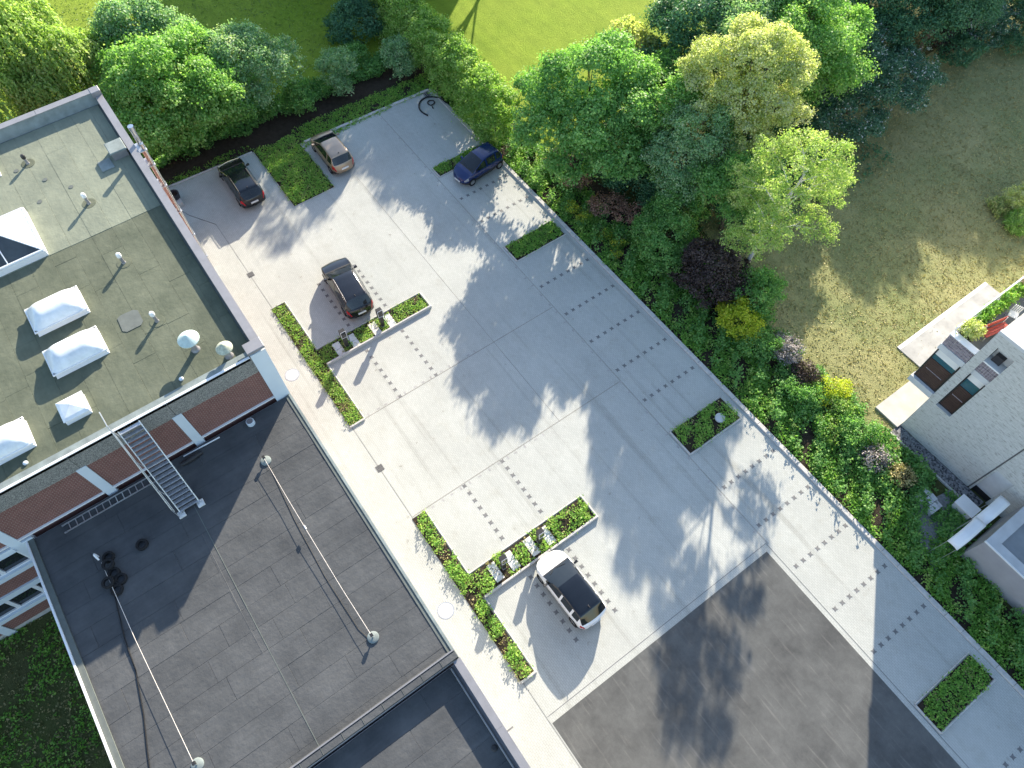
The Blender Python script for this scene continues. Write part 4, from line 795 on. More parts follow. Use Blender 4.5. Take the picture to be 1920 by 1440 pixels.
car('parked_car', 'beige hatchback parked nose-in at the grass verge', (-39.6, 12.52, 0), PI + R(-1.5), PT['beige'], mpv)
car('parked_car', 'dark blue small rounded car reversed up to the kerb beside a narrow planting bed', (-32.45, 20.2, 0), -PI/2 + R(6), PT['blue'], mini)
car('parked_car', 'dark suv with silver roof rails parked tail-first at the charging posts', (-28.45, 7.55, 0), PI + R(-5), PT['dark'], suv, rails=True)
car('parked_car', 'white hatchback with black roof parked nose-in at the charging posts', (-5.52, 7.48, 0), PI + R(1), PT['white'], dict(hatch, mirror=MT['black_plastic']), roof=PT['roofblack'])
# ------------------------------------------------------------------ planting beds, charging posts
def bed(label, rects, kerbs, leaf='ground', dens=260, h=(.06,.28), thr=.3, tint=.5, size=.11, slabs=(), thing='planting_bed', group=None):
    e = empty(thing, (0, 0, 0)); tag(e, label, 'planting bed', group)
    for i, (x0, x1, y0, y1) in enumerate(rects): MB().prism(rect(x0, x1, y0, y1), -.1, .03 + .002*i).build('soil', MT['soil'], e)
    for k in kerbs: kerb(e, *k)
    for i, (x0, x1, y0, y1) in enumerate(rects):
        cover('dry_plants', LF['straw'], lambda a, b: True, x0+.05, x1-.05, y0+.05, y1-.05, int(dens*.12*(x1-x0)*(y1-y0)), .0, .12, size, 2.3, .5, .5, e, .03)['kind'] = 'stuff'
        q = cover('plants', LF[leaf], lambda a, b: not any(abs(a-sx) < .30 and abs(b-sy) < .30 for sx, sy in slabs), x0+.05, x1-.05, y0+.05, y1-.05, int(dens*(x1-x0)*(y1-y0)), h[0], h[1], size, 1.1, thr, tint, e, .03); q['kind'] = 'stuff'
    for sx, sy in slabs: MB().cbox(sx-.25, sx+.25, sy-.24, sy+.24, .0, .055, .01).build('paving_slab', MT['slab'], e)
    return e
def dry_patch(x0, x1, y0, y1, n, lb): tag(cover('dry_grass', LF['straw'], lambda a, b: True, x0, x1, y0, y1, n, .0, .07, .09, 1.5, .3, .5, None, .035, 5), lb, 'grass', None, 'stuff')
dry_patch(-21.9, -20.1, 3.0, 3.8, 700, 'thin dry grass at the end of the strip beside the dark suv'); dry_patch(-4.9, -3.5, 3.0, 3.7, 500, 'thin dry grass at the end of the strip beside the white car')
sl1 = [(-25.3,4.98),(-24.78,4.98),(-25.3,6.0),(-24.78,6.0),(-25.3,7.5),(-24.78,7.5),(-25.3,8.55),(-24.78,8.55)]
sl2 = [(-8.72,4.98),(-8.2,4.98),(-8.72,6.0),(-8.2,6.0),(-8.72,7.28),(-8.2,7.28),(-8.72,8.3),(-8.2,8.3)]
bed('t-shaped grass planting strip with charging posts beside the dark suv', [(-30.05,-20.05,2.98,3.82),(-25.72,-24.5,3.8,11.1)],
    [(-30.12,3.90,-25.8,3.90,.07,.06),(-24.4,3.90,-20.0,3.90,.07,.06),(-25.79,3.86,-25.79,11.2,.07,.07),(-24.44,3.86,-24.44,11.2,.12,.20),(-25.75,11.18,-24.4,11.18,.1,.12),(-20.0,2.95,-20.0,3.9,.12,.12),(-30.1,2.95,-30.1,3.9,.06,.05)],
    h=(.03,.20), dens=520, tint=.62, size=.085, thr=.22, slabs=sl1)
bed('t-shaped planting strip with leafy bushes and charging posts beside the white car', [(-13.35,-3.45,2.98,3.72),(-9.1,-7.8,3.7,11.0)],
    [(-13.4,3.80,-9.2,3.80,.07,.07),(-7.7,3.80,-3.4,3.80,.07,.07),(-9.17,3.8,-9.17,11.1,.07,.07),(-7.72,3.8,-7.72,11.1,.12,.20),(-9.15,11.08,-7.7,11.08,.1,.12),(-3.4,2.95,-3.4,3.85,.12,.14)],
    h=(.06,.42), dens=420, tint=.6, thr=.36, slabs=sl2)
bed('square bed of grass between the black estate car and the beige hatchback', [(-43.3,-36.98,8.1,11.15)], [(-43.4,8.06,-36.95,8.06,.05,.04),(-36.95,8.1,-36.95,11.2,.05,.04),(-42.1,11.2,-36.95,11.2,.05,.04)], h=(.06,.26), dens=520, tint=.58, size=.11, thr=.12)
bed('narrow planting bed beside the dark blue car', [(-34.5,-33.6,17.72,21.85)], [(-34.55,17.66,-33.5,17.66,.09,.08),(-34.55,17.7,-34.55,21.9,.06,.06),(-33.53,17.7,-33.53,21.9,.06,.06)], dens=520, thr=.15, tint=.42)
bed('narrow planting bed between empty bays under the tree shade', [(-25.7,-24.32,17.75,21.6)], [(-25.75,17.68,-24.25,17.68,.09,.08),(-25.76,17.7,-25.76,21.7,.06,.06),(-24.26,17.7,-24.26,21.7,.06,.06)], dens=520, thr=.15, tint=.42)
bed('planting bed with a white round cover between empty bays', [(-9.2,-7.6,17.65,21.45)], [(-9.25,17.58,-7.5,17.58,.09,.08),(-9.26,17.6,-9.26,21.5,.06,.06),(-7.53,17.6,-7.53,21.5,.09,.09)], dens=420, thr=.33, h=(.08,.45), tint=.5)
bed('planting bed at the last bays beside the asphalt driveway', [(8.2,9.55,17.55,21.45)], [(8.14,17.48,9.62,17.48,.09,.08),(8.12,17.5,8.12,21.5,.06,.06),(9.62,17.5,9.62,21.5,.09,.09)], dens=460, thr=.26, tint=.42)
tag(MB().lathe([(.30, 0), (.30, .09), (.26, .12), (.001, .13)], (-8.22, 20.45, .1), 24).build('shaft_cover', MT['concrete_light'], None, True), 'round white shaft cover in a planting bed', 'cover')
def charger(x, y, label):
    e = empty('charging_post', (x, y, .03)); tag(e, label, 'charging post', 'charging posts')
    MB().cbox(-.16, .16, -.13, .13, 0, .06, .01).build('base', MT['zinc'], e); MB().cbox(-.12, .12, -.10, .10, .06, 1.15, .02).build('column', MT['black_plastic'], e)
    MB().add([(-.15,-.17,1.05),(.15,-.17,1.05),(.15,.17,1.05),(-.15,.17,1.05),(-.15,-.17,1.62),(.10,-.17,1.62),(.10,.17,1.62),(-.15,.17,1.62)], [(3,2,1,0),(4,5,6,7),(0,1,5,4),(1,2,6,5),(2,3,7,6),(3,0,4,7)]).build('head', MT['black_plastic'], e)
    MB().add([(.152,-.15,1.1),(.152,.15,1.1),(.112,.15,1.56),(.112,-.15,1.56)], [(0,1,2,3)]).build('screen', MT['glass'], e)
    fr = MB()
    for a, b in (((.156,-.165,1.08),(.112,-.165,1.60)), ((.156,.165,1.08),(.112,.165,1.60)), ((.112,-.165,1.60),(.112,.165,1.60)), ((.156,-.165,1.08),(.156,.165,1.08))): fr.tube([a, b], .014, 5)
    fr.build('screen_frame', MT['white_metal'], e)
    MB().box(-.03, .05, .171, .22, 1.15, 1.35).build('socket', MT['zinc'], e); MB().tube([(.0,.2,1.15),(.02,.26,.8),(.0,.25,.4),(.0,.16,.35),(.0,.11,.6)], .018, 6).build('charging_cable', MT['black_hose'], e)
charger(-25.0, 8.03, 'black charging post behind the dark suv farther from the pavement')
charger(-24.95, 5.5, 'black charging post beside the dark suv nearer the pavement')
charger(-8.45, 5.48, 'black charging post near the white car closer to the pavement')
charger(-8.45, 7.78, 'black charging post directly at the nose of the white car')
# hose in the far corner
mb = MB(); pts = []
for i in range(26):
    t = R(-118 - i*8.6); pts.append((-39.95 + 1.02*math.cos(t)*1.0, 21.05 + 1.0*math.sin(t), .07))
pts = [(-39.2,20.35,.06),(-39.75,20.12,.06),(-40.35,20.15,.06),(-40.85,20.5,.06),(-41.1,21.0,.06),(-41.0,21.5,.06),(-40.7,21.85,.06),(-40.3,22.1,.1),(-39.75,22.1,.14),(-39.5,22.12,.12)]
P2 = []
for i in range(len(pts)-1):
    for k in range(8): P2.append(tuple(Vector(pts[i]).lerp(Vector(pts[i+1]), k/8)))
P3 = [tuple(sum((Vector(P2[min(max(i+d, 0), len(P2)-1)]) for d in range(-5, 6)), Vector())/11) for i in range(len(P2))]
mb.tube(P3, [.062 if i % 2 else .05 for i in range(len(P3))], 9)
tag(mb.build('drain_hose', MT['black_hose'], None, True), 'black corrugated drain hose lying in a wide arc in the lot corner', 'hose')
mb = MB(); k = 26; mb.tube([(-40.35 + .26*math.cos(2*PI*j/k), 21.25 + .26*math.sin(2*PI*j/k), .05 + .02*math.sin(j)) for j in range(k+1)], .045, 7)
tag(mb.build('hose_ring', MT['black_hose'], None, True), 'small coiled ring of black hose inside the wide hose arc', 'hose')
tag(MB().tube([(-39.95,21.1,.04),(-39.75,21.05,.04)], .05, 8).build('hose_offcut', MT['black_hose']), 'short black hose offcut beside the coiled ring', 'hose')
e = empty('plant_pot', (-42.1, 1.75, 0)); tag(e, 'dark round pot against the side wall in the lot corner', 'pot')
MB().lathe([(.26, 0), (.34, .35), (.38, .72), (.34, .74), (.30, .70), (.28, .55), (.001, .54)], n=22).build('pot', MT['terracotta'], e, True); MB().lathe([(.27, .555), (.001, .57)], n=18).build('soil', MT['soil'], e)
MB().cbox(.2, .7, -.25, .25, 0, .35, .02).build('side_box', MT['kerb'], e)

# ------------------------------------------------------------------ trees, hedges, shrubs
def shift(l, dx, dy, dz=0): return [(a+dx, b+dy, c+dz, d, e_, f) for a, b, c, d, e_, f in l]
T = tree
# left: willow, broad maples behind the tall building
def willow(name, label, base, lobes, strands, length, leaf='willow', tint=.5, r=.3):
    e = empty(name, (base[0], base[1], -.06)); tag(e, label, 'tree', 'willows'); mb = MB(); limbs(mb, (0,0,0), min(l[2] for l in lobes)*.8, r, [l[:3] for l in lobes]); mb.build('trunk', MT['bark'], e, True)
    willow_crown('crown', LF[leaf], lobes, e, strands, length, tint=tint)
willow('willow_tree', 'big yellow-green weeping willow behind the tall building', (-53.5, -2.5), [(0,0,8.0,2.6,2.6,1.8),(-2.5,1.5,7.4,2.2,2.2,1.6),(1.8,-2.2,6.8,2.2,2.2,1.5),(1.4,2.2,6.8,1.8,1.8,1.4),(-2.8,-2.6,7.0,2.2,2.2,1.6),(-5.5,0.5,6.6,2.2,2.2,1.5),(2.6,.3,5.6,1.5,1.5,1.2),(.4,3.8,5.6,1.5,1.5,1.1)], 520, 3.4)
T('broadleaf_tree', 'broad bright green maple filling the corner between the tall building and the grass strip', 'tree', (-47.8, 5.0), [(0,0,5.2,2.6,2.6,1.9),(2.0,-1.6,4.3,2.0,2.0,1.6),(2.2,1.6,4.0,2.1,2.1,1.6),(-2.4,-1.2,4.6,2.1,2.1,1.6),(-1.6,2.2,4.6,2.0,2.0,1.5),(1.0,3.6,3.6,1.8,1.8,1.5),(.3,-3.0,4.0,1.8,1.8,1.5),(2.6,.1,2.6,1.5,1.5,1.3),(1.9,3.4,2.2,1.5,1.5,1.2),(2.3,-2.2,2.5,1.4,1.4,1.2)], 'maple', .22, 2.4, dens=2.6, per=15, spread=.2, size=.17, tint=.55)
T('broadleaf_tree', 'green tree with pale blossom tips beside the broad maple', 'tree', (-48.0, 10.6), [(0,0,4.2,2.0,2.0,1.6),(1.5,1.0,3.2,1.6,1.6,1.4),(.8,2.5,2.8,1.5,1.5,1.3),(-1.5,-.8,4.0,1.5,1.5,1.3),(1.9,-.9,2.4,1.4,1.4,1.2)], 'blue', .17, 2.0, dens=2.8, per=14, spread=.18, size=.15, tint=.5)
T('broadleaf_tree', 'blue-green tree between the willow and the broad maple', 'tree', (-54.0, 5.8), [(0,0,5.0,2.0,2.0,1.6),(1.2,-1.6,4.4,1.7,1.7,1.3),(1.3,1.6,4.2,1.7,1.7,1.4),(-1.5,.6,4.5,1.6,1.6,1.3)], 'blue', .17, 2.6, dens=2.6, per=14, spread=.2, size=.16, tint=.42)
def shrub(name, label, x, y, r, h, leaf, n=5, group=None, seed=None, **kw):
    kw = dict(dict(dens=4.5, per=11, spread=.12, size=.12), **kw)
    return tree(name, label, 'shrub', (x, y), blob(n, r*.62, .1, h, r*.55, seed or int(abs(x*31+y*17)) , .85), leaf, .05, h*.4, group=group, **kw)
shrub('shrub', 'pale green upright shrub by the grass strip corner', -46.0, 16.7, 1.7, 3.2, 'blue', 6)
shrub('shrub', 'dense green shrub at the foot of the broad maple beside the soil strip', -45.9, 13.3, 1.4, 1.9, 'mid', 6)
shrub('shrub', 'dark green bush between the upper lawn and the tall hedge', -50.8, 21.6, 2.4, 2.3, 'dark', 8)
shrub('shrub', 'silvery green bush beside the tall hedge', -44.9, 21.9, 1.7, 2.4, 'blue', 7)
shrub('shrub', 'small dark bush on the edge of the upper lawn', -48.0, 19.2, 1.1, 1.3, 'mid', 5)
# tall hedge
hg = empty('hedge', (-48, 24.2, -.06)); tag(hg, 'tall olive-green hedge running between the two green lawns', 'hedge')
lob = []
rs = random.Random(3)
for i in range(34):
    x = -18 + i*.96; r = rs.uniform(.95, 1.3); lob.append((x, -.0 - .03*(x+18) + rs.uniform(-.2,.2), 3.0 + rs.uniform(-.3,.4) - max(0, x-6)*.03, r, r*.95, 1.1)); lob.append((x+.3, -.3 - .03*(x+18), 1.4, r*.95, r*1.0, 1.15))
mb = MB()
for i in range(12): limbs(mb, (-17+i*2.8, -.2 - .09*i, 0), 1.6, .07, [(-17+i*2.8+.5, -.3 - .09*i, 3.0)])
mb.build('stems', MT['bark'], hg, True); crown('foliage', LF['hedge'], lob, hg, dens=3.4, per=13, spread=.15, size=.13, tint=.55, low=-.8)
# trees on the right of the lot
T('broadleaf_tree', 'large round green tree standing over the far end of the lot', 'tree', (-29.2, 27.0), [(0,0,6.6,2.6,2.6,1.9),(-1.6,-1.4,5.6,2.2,2.2,1.7),(1.9,-1.5,5.0,2.2,2.2,1.7),(2.4,1.2,5.2,2.0,2.0,1.6),(-1.9,1.4,5.6,2.0,2.0,1.6),(.4,-3.0,4.2,1.9,1.9,1.5),(3.8,-.4,3.8,1.8,1.8,1.5),(-3.0,-.6,4.2,1.7,1.7,1.4),(2.2,-2.9,3.0,1.5,1.5,1.3),(4.6,1.2,3.2,1.5,1.5,1.3)], 'mid', .2, 2.6, group=None, dens=2.5, per=15, spread=.19, size=.16, tint=.58)
willow('weeping_tree', 'small pale weeping tree at the edge of the bright lawn', (-32.6, 33.0), [(0,0,5.2,1.4,1.4,1.0),(1.2,.9,4.6,1.2,1.2,.9),(-.9,.9,4.8,1.2,1.2,.9)], 330, 3.0, 'yellow', .45, .14)
T('broadleaf_tree', 'dark blue-green tree behind the small weeping tree', 'tree', (-29.6, 36.4), [(0,0,6.8,2.4,2.4,2.0),(1.6,-1.8,5.2,2.0,2.0,1.7),(-1.8,.8,5.4,1.9,1.9,1.7),(1.8,1.6,6.0,1.9,1.9,1.7),(-.4,-2.6,4.0,1.7,1.7,1.5)], 'dark', .2, 2.6, dens=2.8, per=14, size=.16, tint=.55)
T('broadleaf_tree', 'pale yellow-green tree with bright tips at the top of the grove', 'tree', (-22.6, 33.6), [(0,0,9.0,2.1,2.1,1.8),(-1.5,-.9,8.2,1.7,1.7,1.5),(1.4,-1.2,7.8,1.7,1.7,1.5),(.9,1.6,8.4,1.8,1.8,1.5),(-1.3,1.3,8.2,1.5,1.5,1.4),(2.3,.6,7.0,1.5,1.5,1.4),(-2.6,-.2,7.0,1.3,1.3,1.2),(.2,-2.2,6.4,1.5,1.5,1.4),(2.4,-1.6,6.0,1.3,1.3,1.2)], 'yellow', .18, 5.2, dens=4.0, per=15, spread=.15, size=.12, tint=.55)
T('pine_tree', 'feathery blue-green tree in front of the pale yellow one', 'tree', (-22.3, 29.9), [(0,0,6.2,1.7,1.7,1.5),(-1.3,.6,5.4,1.5,1.5,1.3),(1.2,.6,5.2,1.5,1.5,1.3),(.4,-1.3,4.6,1.4,1.4,1.2),(-.9,-1.2,4.2,1.3,1.3,1.1),(1.9,-.4,4.0,1.3,1.3,1.1),(-1.9,-.2,4.2,1.2,1.2,1.0),(1.0,-1.9,3.0,1.2,1.2,1.0)], 'blue', .16, 3.0, dens=4.2, per=14, spread=.14, size=.115, tint=.5)
T('broadleaf_tree', 'bright green tree behind the pale yellow tree', 'tree', (-24.4, 41.2), [(0,0,7.6,2.2,2.2,1.9),(1.6,-1.6,6.4,2.0,2.0,1.7),(1.9,1.3,6.2,1.9,1.9,1.6),(-1.6,1.2,6.8,1.9,1.9,1.6),(.6,2.9,6.0,1.8,1.8,1.5),(2.4,.2,4.4,1.6,1.6,1.4)], 'maple', .2, 3.6, dens=2.7, per=14, size=.15, tint=.55)
T('broadleaf_tree', 'mottled green tree at the top edge of the grove', 'tree', (-28.6, 43.4), [(0,0,8.0,2.4,2.4,1.9),(1.8,-1.4,6.8,2.0,2.0,1.6),(-1.6,1.2,7.2,2.0,2.0,1.6),(.4,2.8,6.8,1.8,1.8,1.5)], 'mid', .2, 4.0, dens=2.5, per=14, size=.16, tint=.6)
T('blossom_shrub', 'dark spreading shrub with white blossom beside the dry lawn', 'shrub', (-21.4, 46.0), [(0,0,3.0,2.4,2.4,1.5),(1.6,-2.6,2.4,2.0,2.0,1.3),(1.4,2.2,2.6,2.2,2.2,1.4),(-1.9,-1.2,3.2,1.9,1.9,1.4),(.9,-4.4,2.0,1.6,1.6,1.1),(1.0,4.8,2.4,1.9,1.9,1.3),(-2,2.6,3.2,2.0,2.0,1.5)], 'blossom', .12, 1.2, dens=3.4, per=13, spread=.15, size=.13, tint=.45, tvar=.24)
T('conifer_tree', 'dark shaggy conifer at the top edge above the blossom shrub', 'tree', (-25.0, 51.5), [(0,0,6.0,1.9,1.9,2.2),(1.4,1.6,4.6,1.6,1.6,1.8),(-.6,-1.8,4.4,1.6,1.6,1.8),(1.6,-1.0,3.4,1.4,1.4,1.4)], 'dark', .18, 2.6, dens=3.4, per=14, size=.13, tint=.42)
T('conifer_tree', 'dark drooping conifer beyond the far corner of the dry lawn', 'tree', (-22.6, 55.6), [(0,0,5.4,2.0,2.0,2.0),(1.2,1.8,4.0,1.7,1.7,1.6),(.4,-1.9,3.8,1.6,1.6,1.5)], 'dark', .18, 2.2, dens=3.2, per=14, size=.13, tint=.5)
shrub('blossom_shrub', 'white-flecked shrub at the far corner of the dry lawn', -21.6, 61.0, 2.6, 2.8, 'blossom', 8, tvar=.24, dens=3.4)
shrub('shrub', 'dark bush at the far edge of the dry lawn', -22.8, 58.2, 1.8, 1.8, 'purple', 6, dens=3.4)
T('broadleaf_tree', 'fresh green tree filling the gap between the round tree and the feathery one', 'tree', (-26.0, 30.8), [(0,0,6.0,1.9,1.9,1.6),(1.2,-1.2,5.0,1.6,1.6,1.4),(-1.3,.9,5.2,1.6,1.6,1.4),(1.2,1.4,5.4,1.6,1.6,1.4),(.2,-2.2,3.8,1.4,1.4,1.2)], 'maple', .17, 3.0, dens=2.5, per=14, spread=.18, size=.15, tint=.5)
T('broadleaf_tree', 'mid green tree between the feathery tree and the birch', 'tree', (-18.6, 30.4), [(0,0,5.0,1.7,1.7,1.5),(1.0,1.4,4.4,1.4,1.4,1.2),(-1.0,-1.2,4.0,1.4,1.4,1.2),(1.2,-.9,3.6,1.3,1.3,1.1)], 'mid', .15, 2.6, dens=2.6, per=14, spread=.17, size=.14, tint=.52)
T('broadleaf_tree', 'leafy green tree behind the pale yellow tree and the dark one', 'tree', (-26.6, 37.4), [(0,0,7.2,2.0,2.0,1.7),(1.4,-1.0,6.4,1.7,1.7,1.5),(-1.3,1.2,6.4,1.7,1.7,1.5),(1.0,1.7,6.6,1.6,1.6,1.4)], 'blue', .18, 3.6, dens=2.5, per=14, spread=.18, size=.15, tint=.5)
# birch with white limbs
e = empty('birch_tree', (-14.9, 28.6, -.06)); tag(e, 'open light green birch with white limbs leaning over the dry lawn', 'tree')
axis = [(0,0,-.1),(.05,.1,2.5),(.25,.2,5.0),(.5,.5,7.4),(.6,.9,9.4),(.5,1.1,10.6)]
mb = MB().tube(axis, [.15,.125,.10,.075,.045,.012], 9); tips = []
def on_axis(z):
    for p, q in zip(axis, axis[1:]):
        if p[2] <= z <= q[2]: return Vector(p).lerp(Vector(q), (z-p[2])/(q[2]-p[2]))
rs = random.Random(12); lim = MB(); a = 0.4
for k in range(15):
    z = 3.6 + k*.44; a += 2.2 + rs.uniform(-.4,.4); L = (3.5 - .2*abs(k-4))*rs.uniform(.75,1.1); p = on_axis(z); d = Vector((math.cos(a), math.sin(a), 0))
    q1 = p + d*L*.45 + Vector((0,0,L*.34)); q2 = p + d*L + Vector((0,0,L*.42 + rs.uniform(-.3,.3)))
    lim.tube([p, q1, q2], [.05 - .002*k, .03, .008], 6); tips += [(q1.lerp(q2,.45), .62), (q2, .7)]
    for s_ in (-1, 1):
        d2 = Vector((math.cos(a+s_*.8), math.sin(a+s_*.8), 0)); r_ = q1 + d2*L*.5*rs.uniform(.7,1.1) + Vector((0,0,.25)); lim.tube([q1, r_], [.022, .006], 5); tips.append((r_, .6))
mb.build('trunk', MT['birch_bark'], e, True); lim.build('limbs', MT['birch_bark'], e, True)
crown('crown', LF['birch'], [(p.x, p.y, p.z, r*rs.uniform(.75,1.25), r*rs.uniform(.75,1.25), r*.7) for p, r in tips] + [(.5,1.1,10.4,.6,.6,.6)], e, dens=3.0, per=9, spread=.12, size=.10, tint=.55, shell=(.15,1.2), low=-1)
shrub('shrub', 'dark purple-leaved bush under the birch', -15.7, 26.4, 2.1, 3.4, 'purple', 9, dens=4.0)
shrub('shrub', 'bright green bush between the round tree and the purple bush', -19.4, 26.0, 2.1, 3.0, 'mid', 9, tint=.6)
shrub('shrub', 'tall green bush behind the bright bush by the purple one', -20.6, 27.6, 1.9, 3.8, 'mid', 8)
shrub('shrub', 'green understorey bush beneath the birch', -12.9, 27.6, 1.7, 2.6, 'mid', 7)
shrub('shrub', 'lime-tipped bush at the foot of the birch beside the planted strip', -12.3, 25.8, 1.4, 1.9, 'lime', 6, tint=.4)
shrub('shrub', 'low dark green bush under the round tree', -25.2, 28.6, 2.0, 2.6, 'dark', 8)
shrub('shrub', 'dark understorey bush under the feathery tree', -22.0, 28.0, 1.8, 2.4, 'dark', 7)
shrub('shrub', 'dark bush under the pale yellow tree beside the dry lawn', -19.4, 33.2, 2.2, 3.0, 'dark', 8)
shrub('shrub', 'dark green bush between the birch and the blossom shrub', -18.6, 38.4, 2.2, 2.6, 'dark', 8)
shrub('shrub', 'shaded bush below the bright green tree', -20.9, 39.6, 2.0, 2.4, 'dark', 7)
for i, (x, y, r, h, lf, lb) in enumerate(((-8.9,26.9,1.0,1.3,'grey','grey-purple twiggy shrub along the planted strip above the yellow ones'),(-7.3,26.3,.95,1.2,'purple','dark purple small shrub along the planted strip'),(-5.7,26.6,1.0,1.2,'lime','lime yellow small shrub along the planted strip'),(-4.6,26.2,.9,1.0,'hedge','olive small shrub between the lime shrub and the house gravel'),
        (-10.4,25.6,1.2,1.3,'mid','fresh green small shrub below the lime-tipped bush'),(-3.0,26.0,1.1,1.1,'mid','green small shrub by the house terrace corner'),(-1.4,25.6,.9,1.0,'grey','grey twiggy shrub near the house gravel margin'),(0.2,26.0,.75,.6,'straw','dry straw-coloured tuft near the concrete block stack'),(-6.4,25.2,1.0,.9,'mid','low green shrub beneath the dark purple small shrub'),(-4.0,25.0,.9,.8,'hedge','low olive shrub at the edge of the planted strip'))):
    shrub('shrub', lb, x, y, r, h, lf, 5, 'small shrubs along the planted strip', i + 60, dens=5.5, per=10, size=.10)
for i, (x, y) in enumerate(((-25.6,23.2),(-24.6,23.5),(-22.6,23.6),(-21.6,23.9),(-20.9,23.2))):
    shrub('flowering_shrub', 'small yellow-flowering shrub in the strip beside the shaded bays', x, y, .55, .75, 'yflower', 4, 'yellow-flowering shrubs', i + 5, dens=11, per=9, size=.085, spread=.08)
for i, (x, y, s) in enumerate(((-27.4,24.9,1.0),(-24.4,25.2,1.2),(-22.9,25.8,1.1),(-29.6,24.6,.7))):
    shrub('dead_shrub', 'brown dead shrub under the round green tree', x, y, s*.9, 1.1*s, 'brown', 5, 'dead brown shrubs', i + 30, dens=6, per=9, size=.10)
for i, (x, y, r, h, lf, lb) in enumerate(((-8.6,48.4,1.1,.8,'yellow','clump of pale ornamental grass in the dry lawn'),(-7.3,46.6,.9,.65,'hedge','olive grass clump beside the pale ornamental grass'),(-8.9,46.9,.7,.5,'blade','low green grass clump beside the pale ornamental grass'))):
    shrub('grass_clump', lb, x, y, r, h, lf, 7, None, i + 80, dens=6, aspect=.18, size=.26, up=1.6)
# shading trees beyond the top of the picture
for i, (x, y, h) in enumerate(((-29.5,59.5,12.0),(-34.0,65,12.5),(-26.5,66.5,12.0),(-36.5,57.5,12.0),(-31,72.5,12.5))):
    T('broadleaf_tree', ('tall dark tree beyond the blossom shrub', 'tall dark tree farther beyond the grove', 'tall dark tree beyond the far lawn corner', 'tall dark tree behind the mottled green tree', 'tallest dark tree far beyond the lawn')[i], 'tree', (x, y), blob(9, 3.6, 3.5, h, 2.3, i+3, .8), 'dark', .25, 5, group='tall trees beyond the lawn', dens=1.5, per=13, spread=.3, size=.24, tint=.5)
for i, (x, y, h) in enumerate(((-60.5,27.5,13.5),(-57.5,33.5,14),(-55.5,39.5,13))):
    T('broadleaf_tree', ('tall loose tree beside the gabled house', 'tall loose tree in front of the gabled house', 'tall loose tree at the far edge of the bright lawn')[i], 'tree', (x, y), blob(10, 3.0, 5, h, 1.7, i+13, .8), 'mid', .22, 6, group='tall trees beyond the upper lawn', dens=.8, per=12, spread=.3, size=.22, tint=.5)
shrub('shrub', 'large dark bush at the far end of the dry lawn', -19.8, 64.2, 2.6, 3.0, 'dark', 8, dens=3)
shrub('shrub', 'dark bush beside the white-flecked shrub', -19.0, 66.8, 2.4, 2.6, 'dark', 8, dens=3)
shrub('shrub', 'mixed dark bush above the blossom shrub', -23.4, 49.6, 2.2, 2.8, 'dark', 8, dens=3.4)
shrub('shrub', 'dark laurel bush at the far corner of the dry lawn', -20.6, 57.6, 1.8, 2.0, 'dark', 7, dens=3.4)
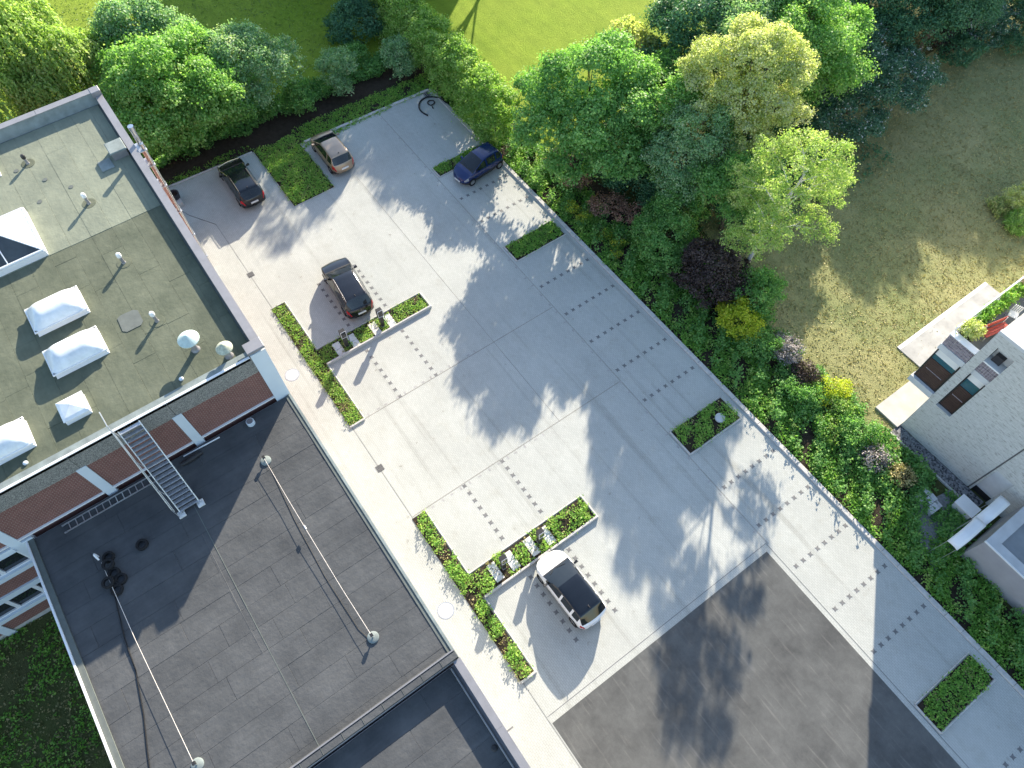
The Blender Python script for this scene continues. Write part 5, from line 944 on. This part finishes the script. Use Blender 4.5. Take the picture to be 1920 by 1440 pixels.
# ------------------------------------------------------------------ ground cover
def stuff(o, label, cat): return tag(o, label, cat, kind='stuff')
strip_in = inrect(-41, 20, 22.25, 25.3)
stuff(cover('ground_cover', LF['ground'], strip_in, -41, 20, 22.25, 25.3, 90000, .03, .35, .13, .55, .36, .36, None, -.05, 6), 'leafy green weeds covering the strip along the kerb', 'ground cover')
stuff(cover('tall_weeds', LF['mid'], strip_in, -41, 20, 22.5, 25.3, 60000, .1, .95, .14, .9, .62, .42, None, -.05, 9), 'taller green weeds standing in clumps along the kerb strip', 'weeds')
stuff(cover('pale_weeds', LF['hedge'], strip_in, -41, 20, 22.4, 25.3, 30000, .05, .7, .12, 1.7, .78, .6, None, -.05, 8), 'pale yellowish weeds dotted along the kerb strip', 'weeds')
stuff(cover('ground_cover', LF['mid'], lambda a, b: b > 24.6 + .8*math.sin(a*.5), -18, 4.6, 24.6, 27.6, 34000, .05, .8, .15, .6, .38, .45, None, -.05, 7), 'leafy weeds behind the kerb strip', 'ground cover')
stuff(cover('verge_grass', LF['ground'], lambda a, b: a > -44.2 + .03*b, -44.6, -41.6, 11.3, 24.6, 16000, .05, .28, .11, .8, .2, .5, None, -.05, 6), 'short green grass verge behind the kerb at the far edge', 'grass')
stuff(cover('verge_grass', LF['ground'], inrect(-44.4, -43.5, .9, 8.1), -44.4, -43.5, .9, 8.1, 1500, .03, .12, .10, .8, .3, .4, None, -.05, 6), 'thin grass edge behind the black estate car', 'grass')
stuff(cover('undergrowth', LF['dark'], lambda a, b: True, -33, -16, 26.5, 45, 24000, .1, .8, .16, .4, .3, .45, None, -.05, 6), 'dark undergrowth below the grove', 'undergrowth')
stuff(cover('undergrowth', LF['mid'], lambda a, b: a < -45.3 + .25*math.sin(b*1.7), -47.5, -45.0, 1.0, 21.5, 16000, .2, 1.3, .18, .5, .1, .45, None, -.05, 8), 'green undergrowth along the dark soil strip', 'undergrowth')
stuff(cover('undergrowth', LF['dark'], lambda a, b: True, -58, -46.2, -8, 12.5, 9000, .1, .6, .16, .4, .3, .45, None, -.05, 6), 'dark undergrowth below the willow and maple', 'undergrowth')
stuff(cover('lawn_tufts', LF['straw'], lambda a, b: a > -21 + .0*b, -20.5, -2.2, 27.6, 68, 50000, .0, .05, .10, .3, -1, .42, None, -.03, 3, .6), 'short dry grass tufts across the dry lawn', 'grass')
stuff(cover('lawn_tufts', LF['blade'], lambda a, b: True, -70, -46.6, -8, 22.3, 20000, .0, .04, .12, .3, -1, .3, None, -.04, 3, .6), 'short grass tufts across the upper lawn', 'grass')
stuff(cover('rough_grass', LF['ground'], lambda a, b: True, -21, -4, -24, -11.7, 26000, .03, .3, .13, .35, .42, .35, None, -.06, 5), 'rough grass and weeds beside the low wing', 'grass')
stuff(cover('rough_grass', LF['straw'], lambda a, b: True, -21, -4, -24, -11.7, 12000, .0, .1, .12, .5, -1, .2, None, -.06, 4), 'dry grass beside the low wing', 'grass')
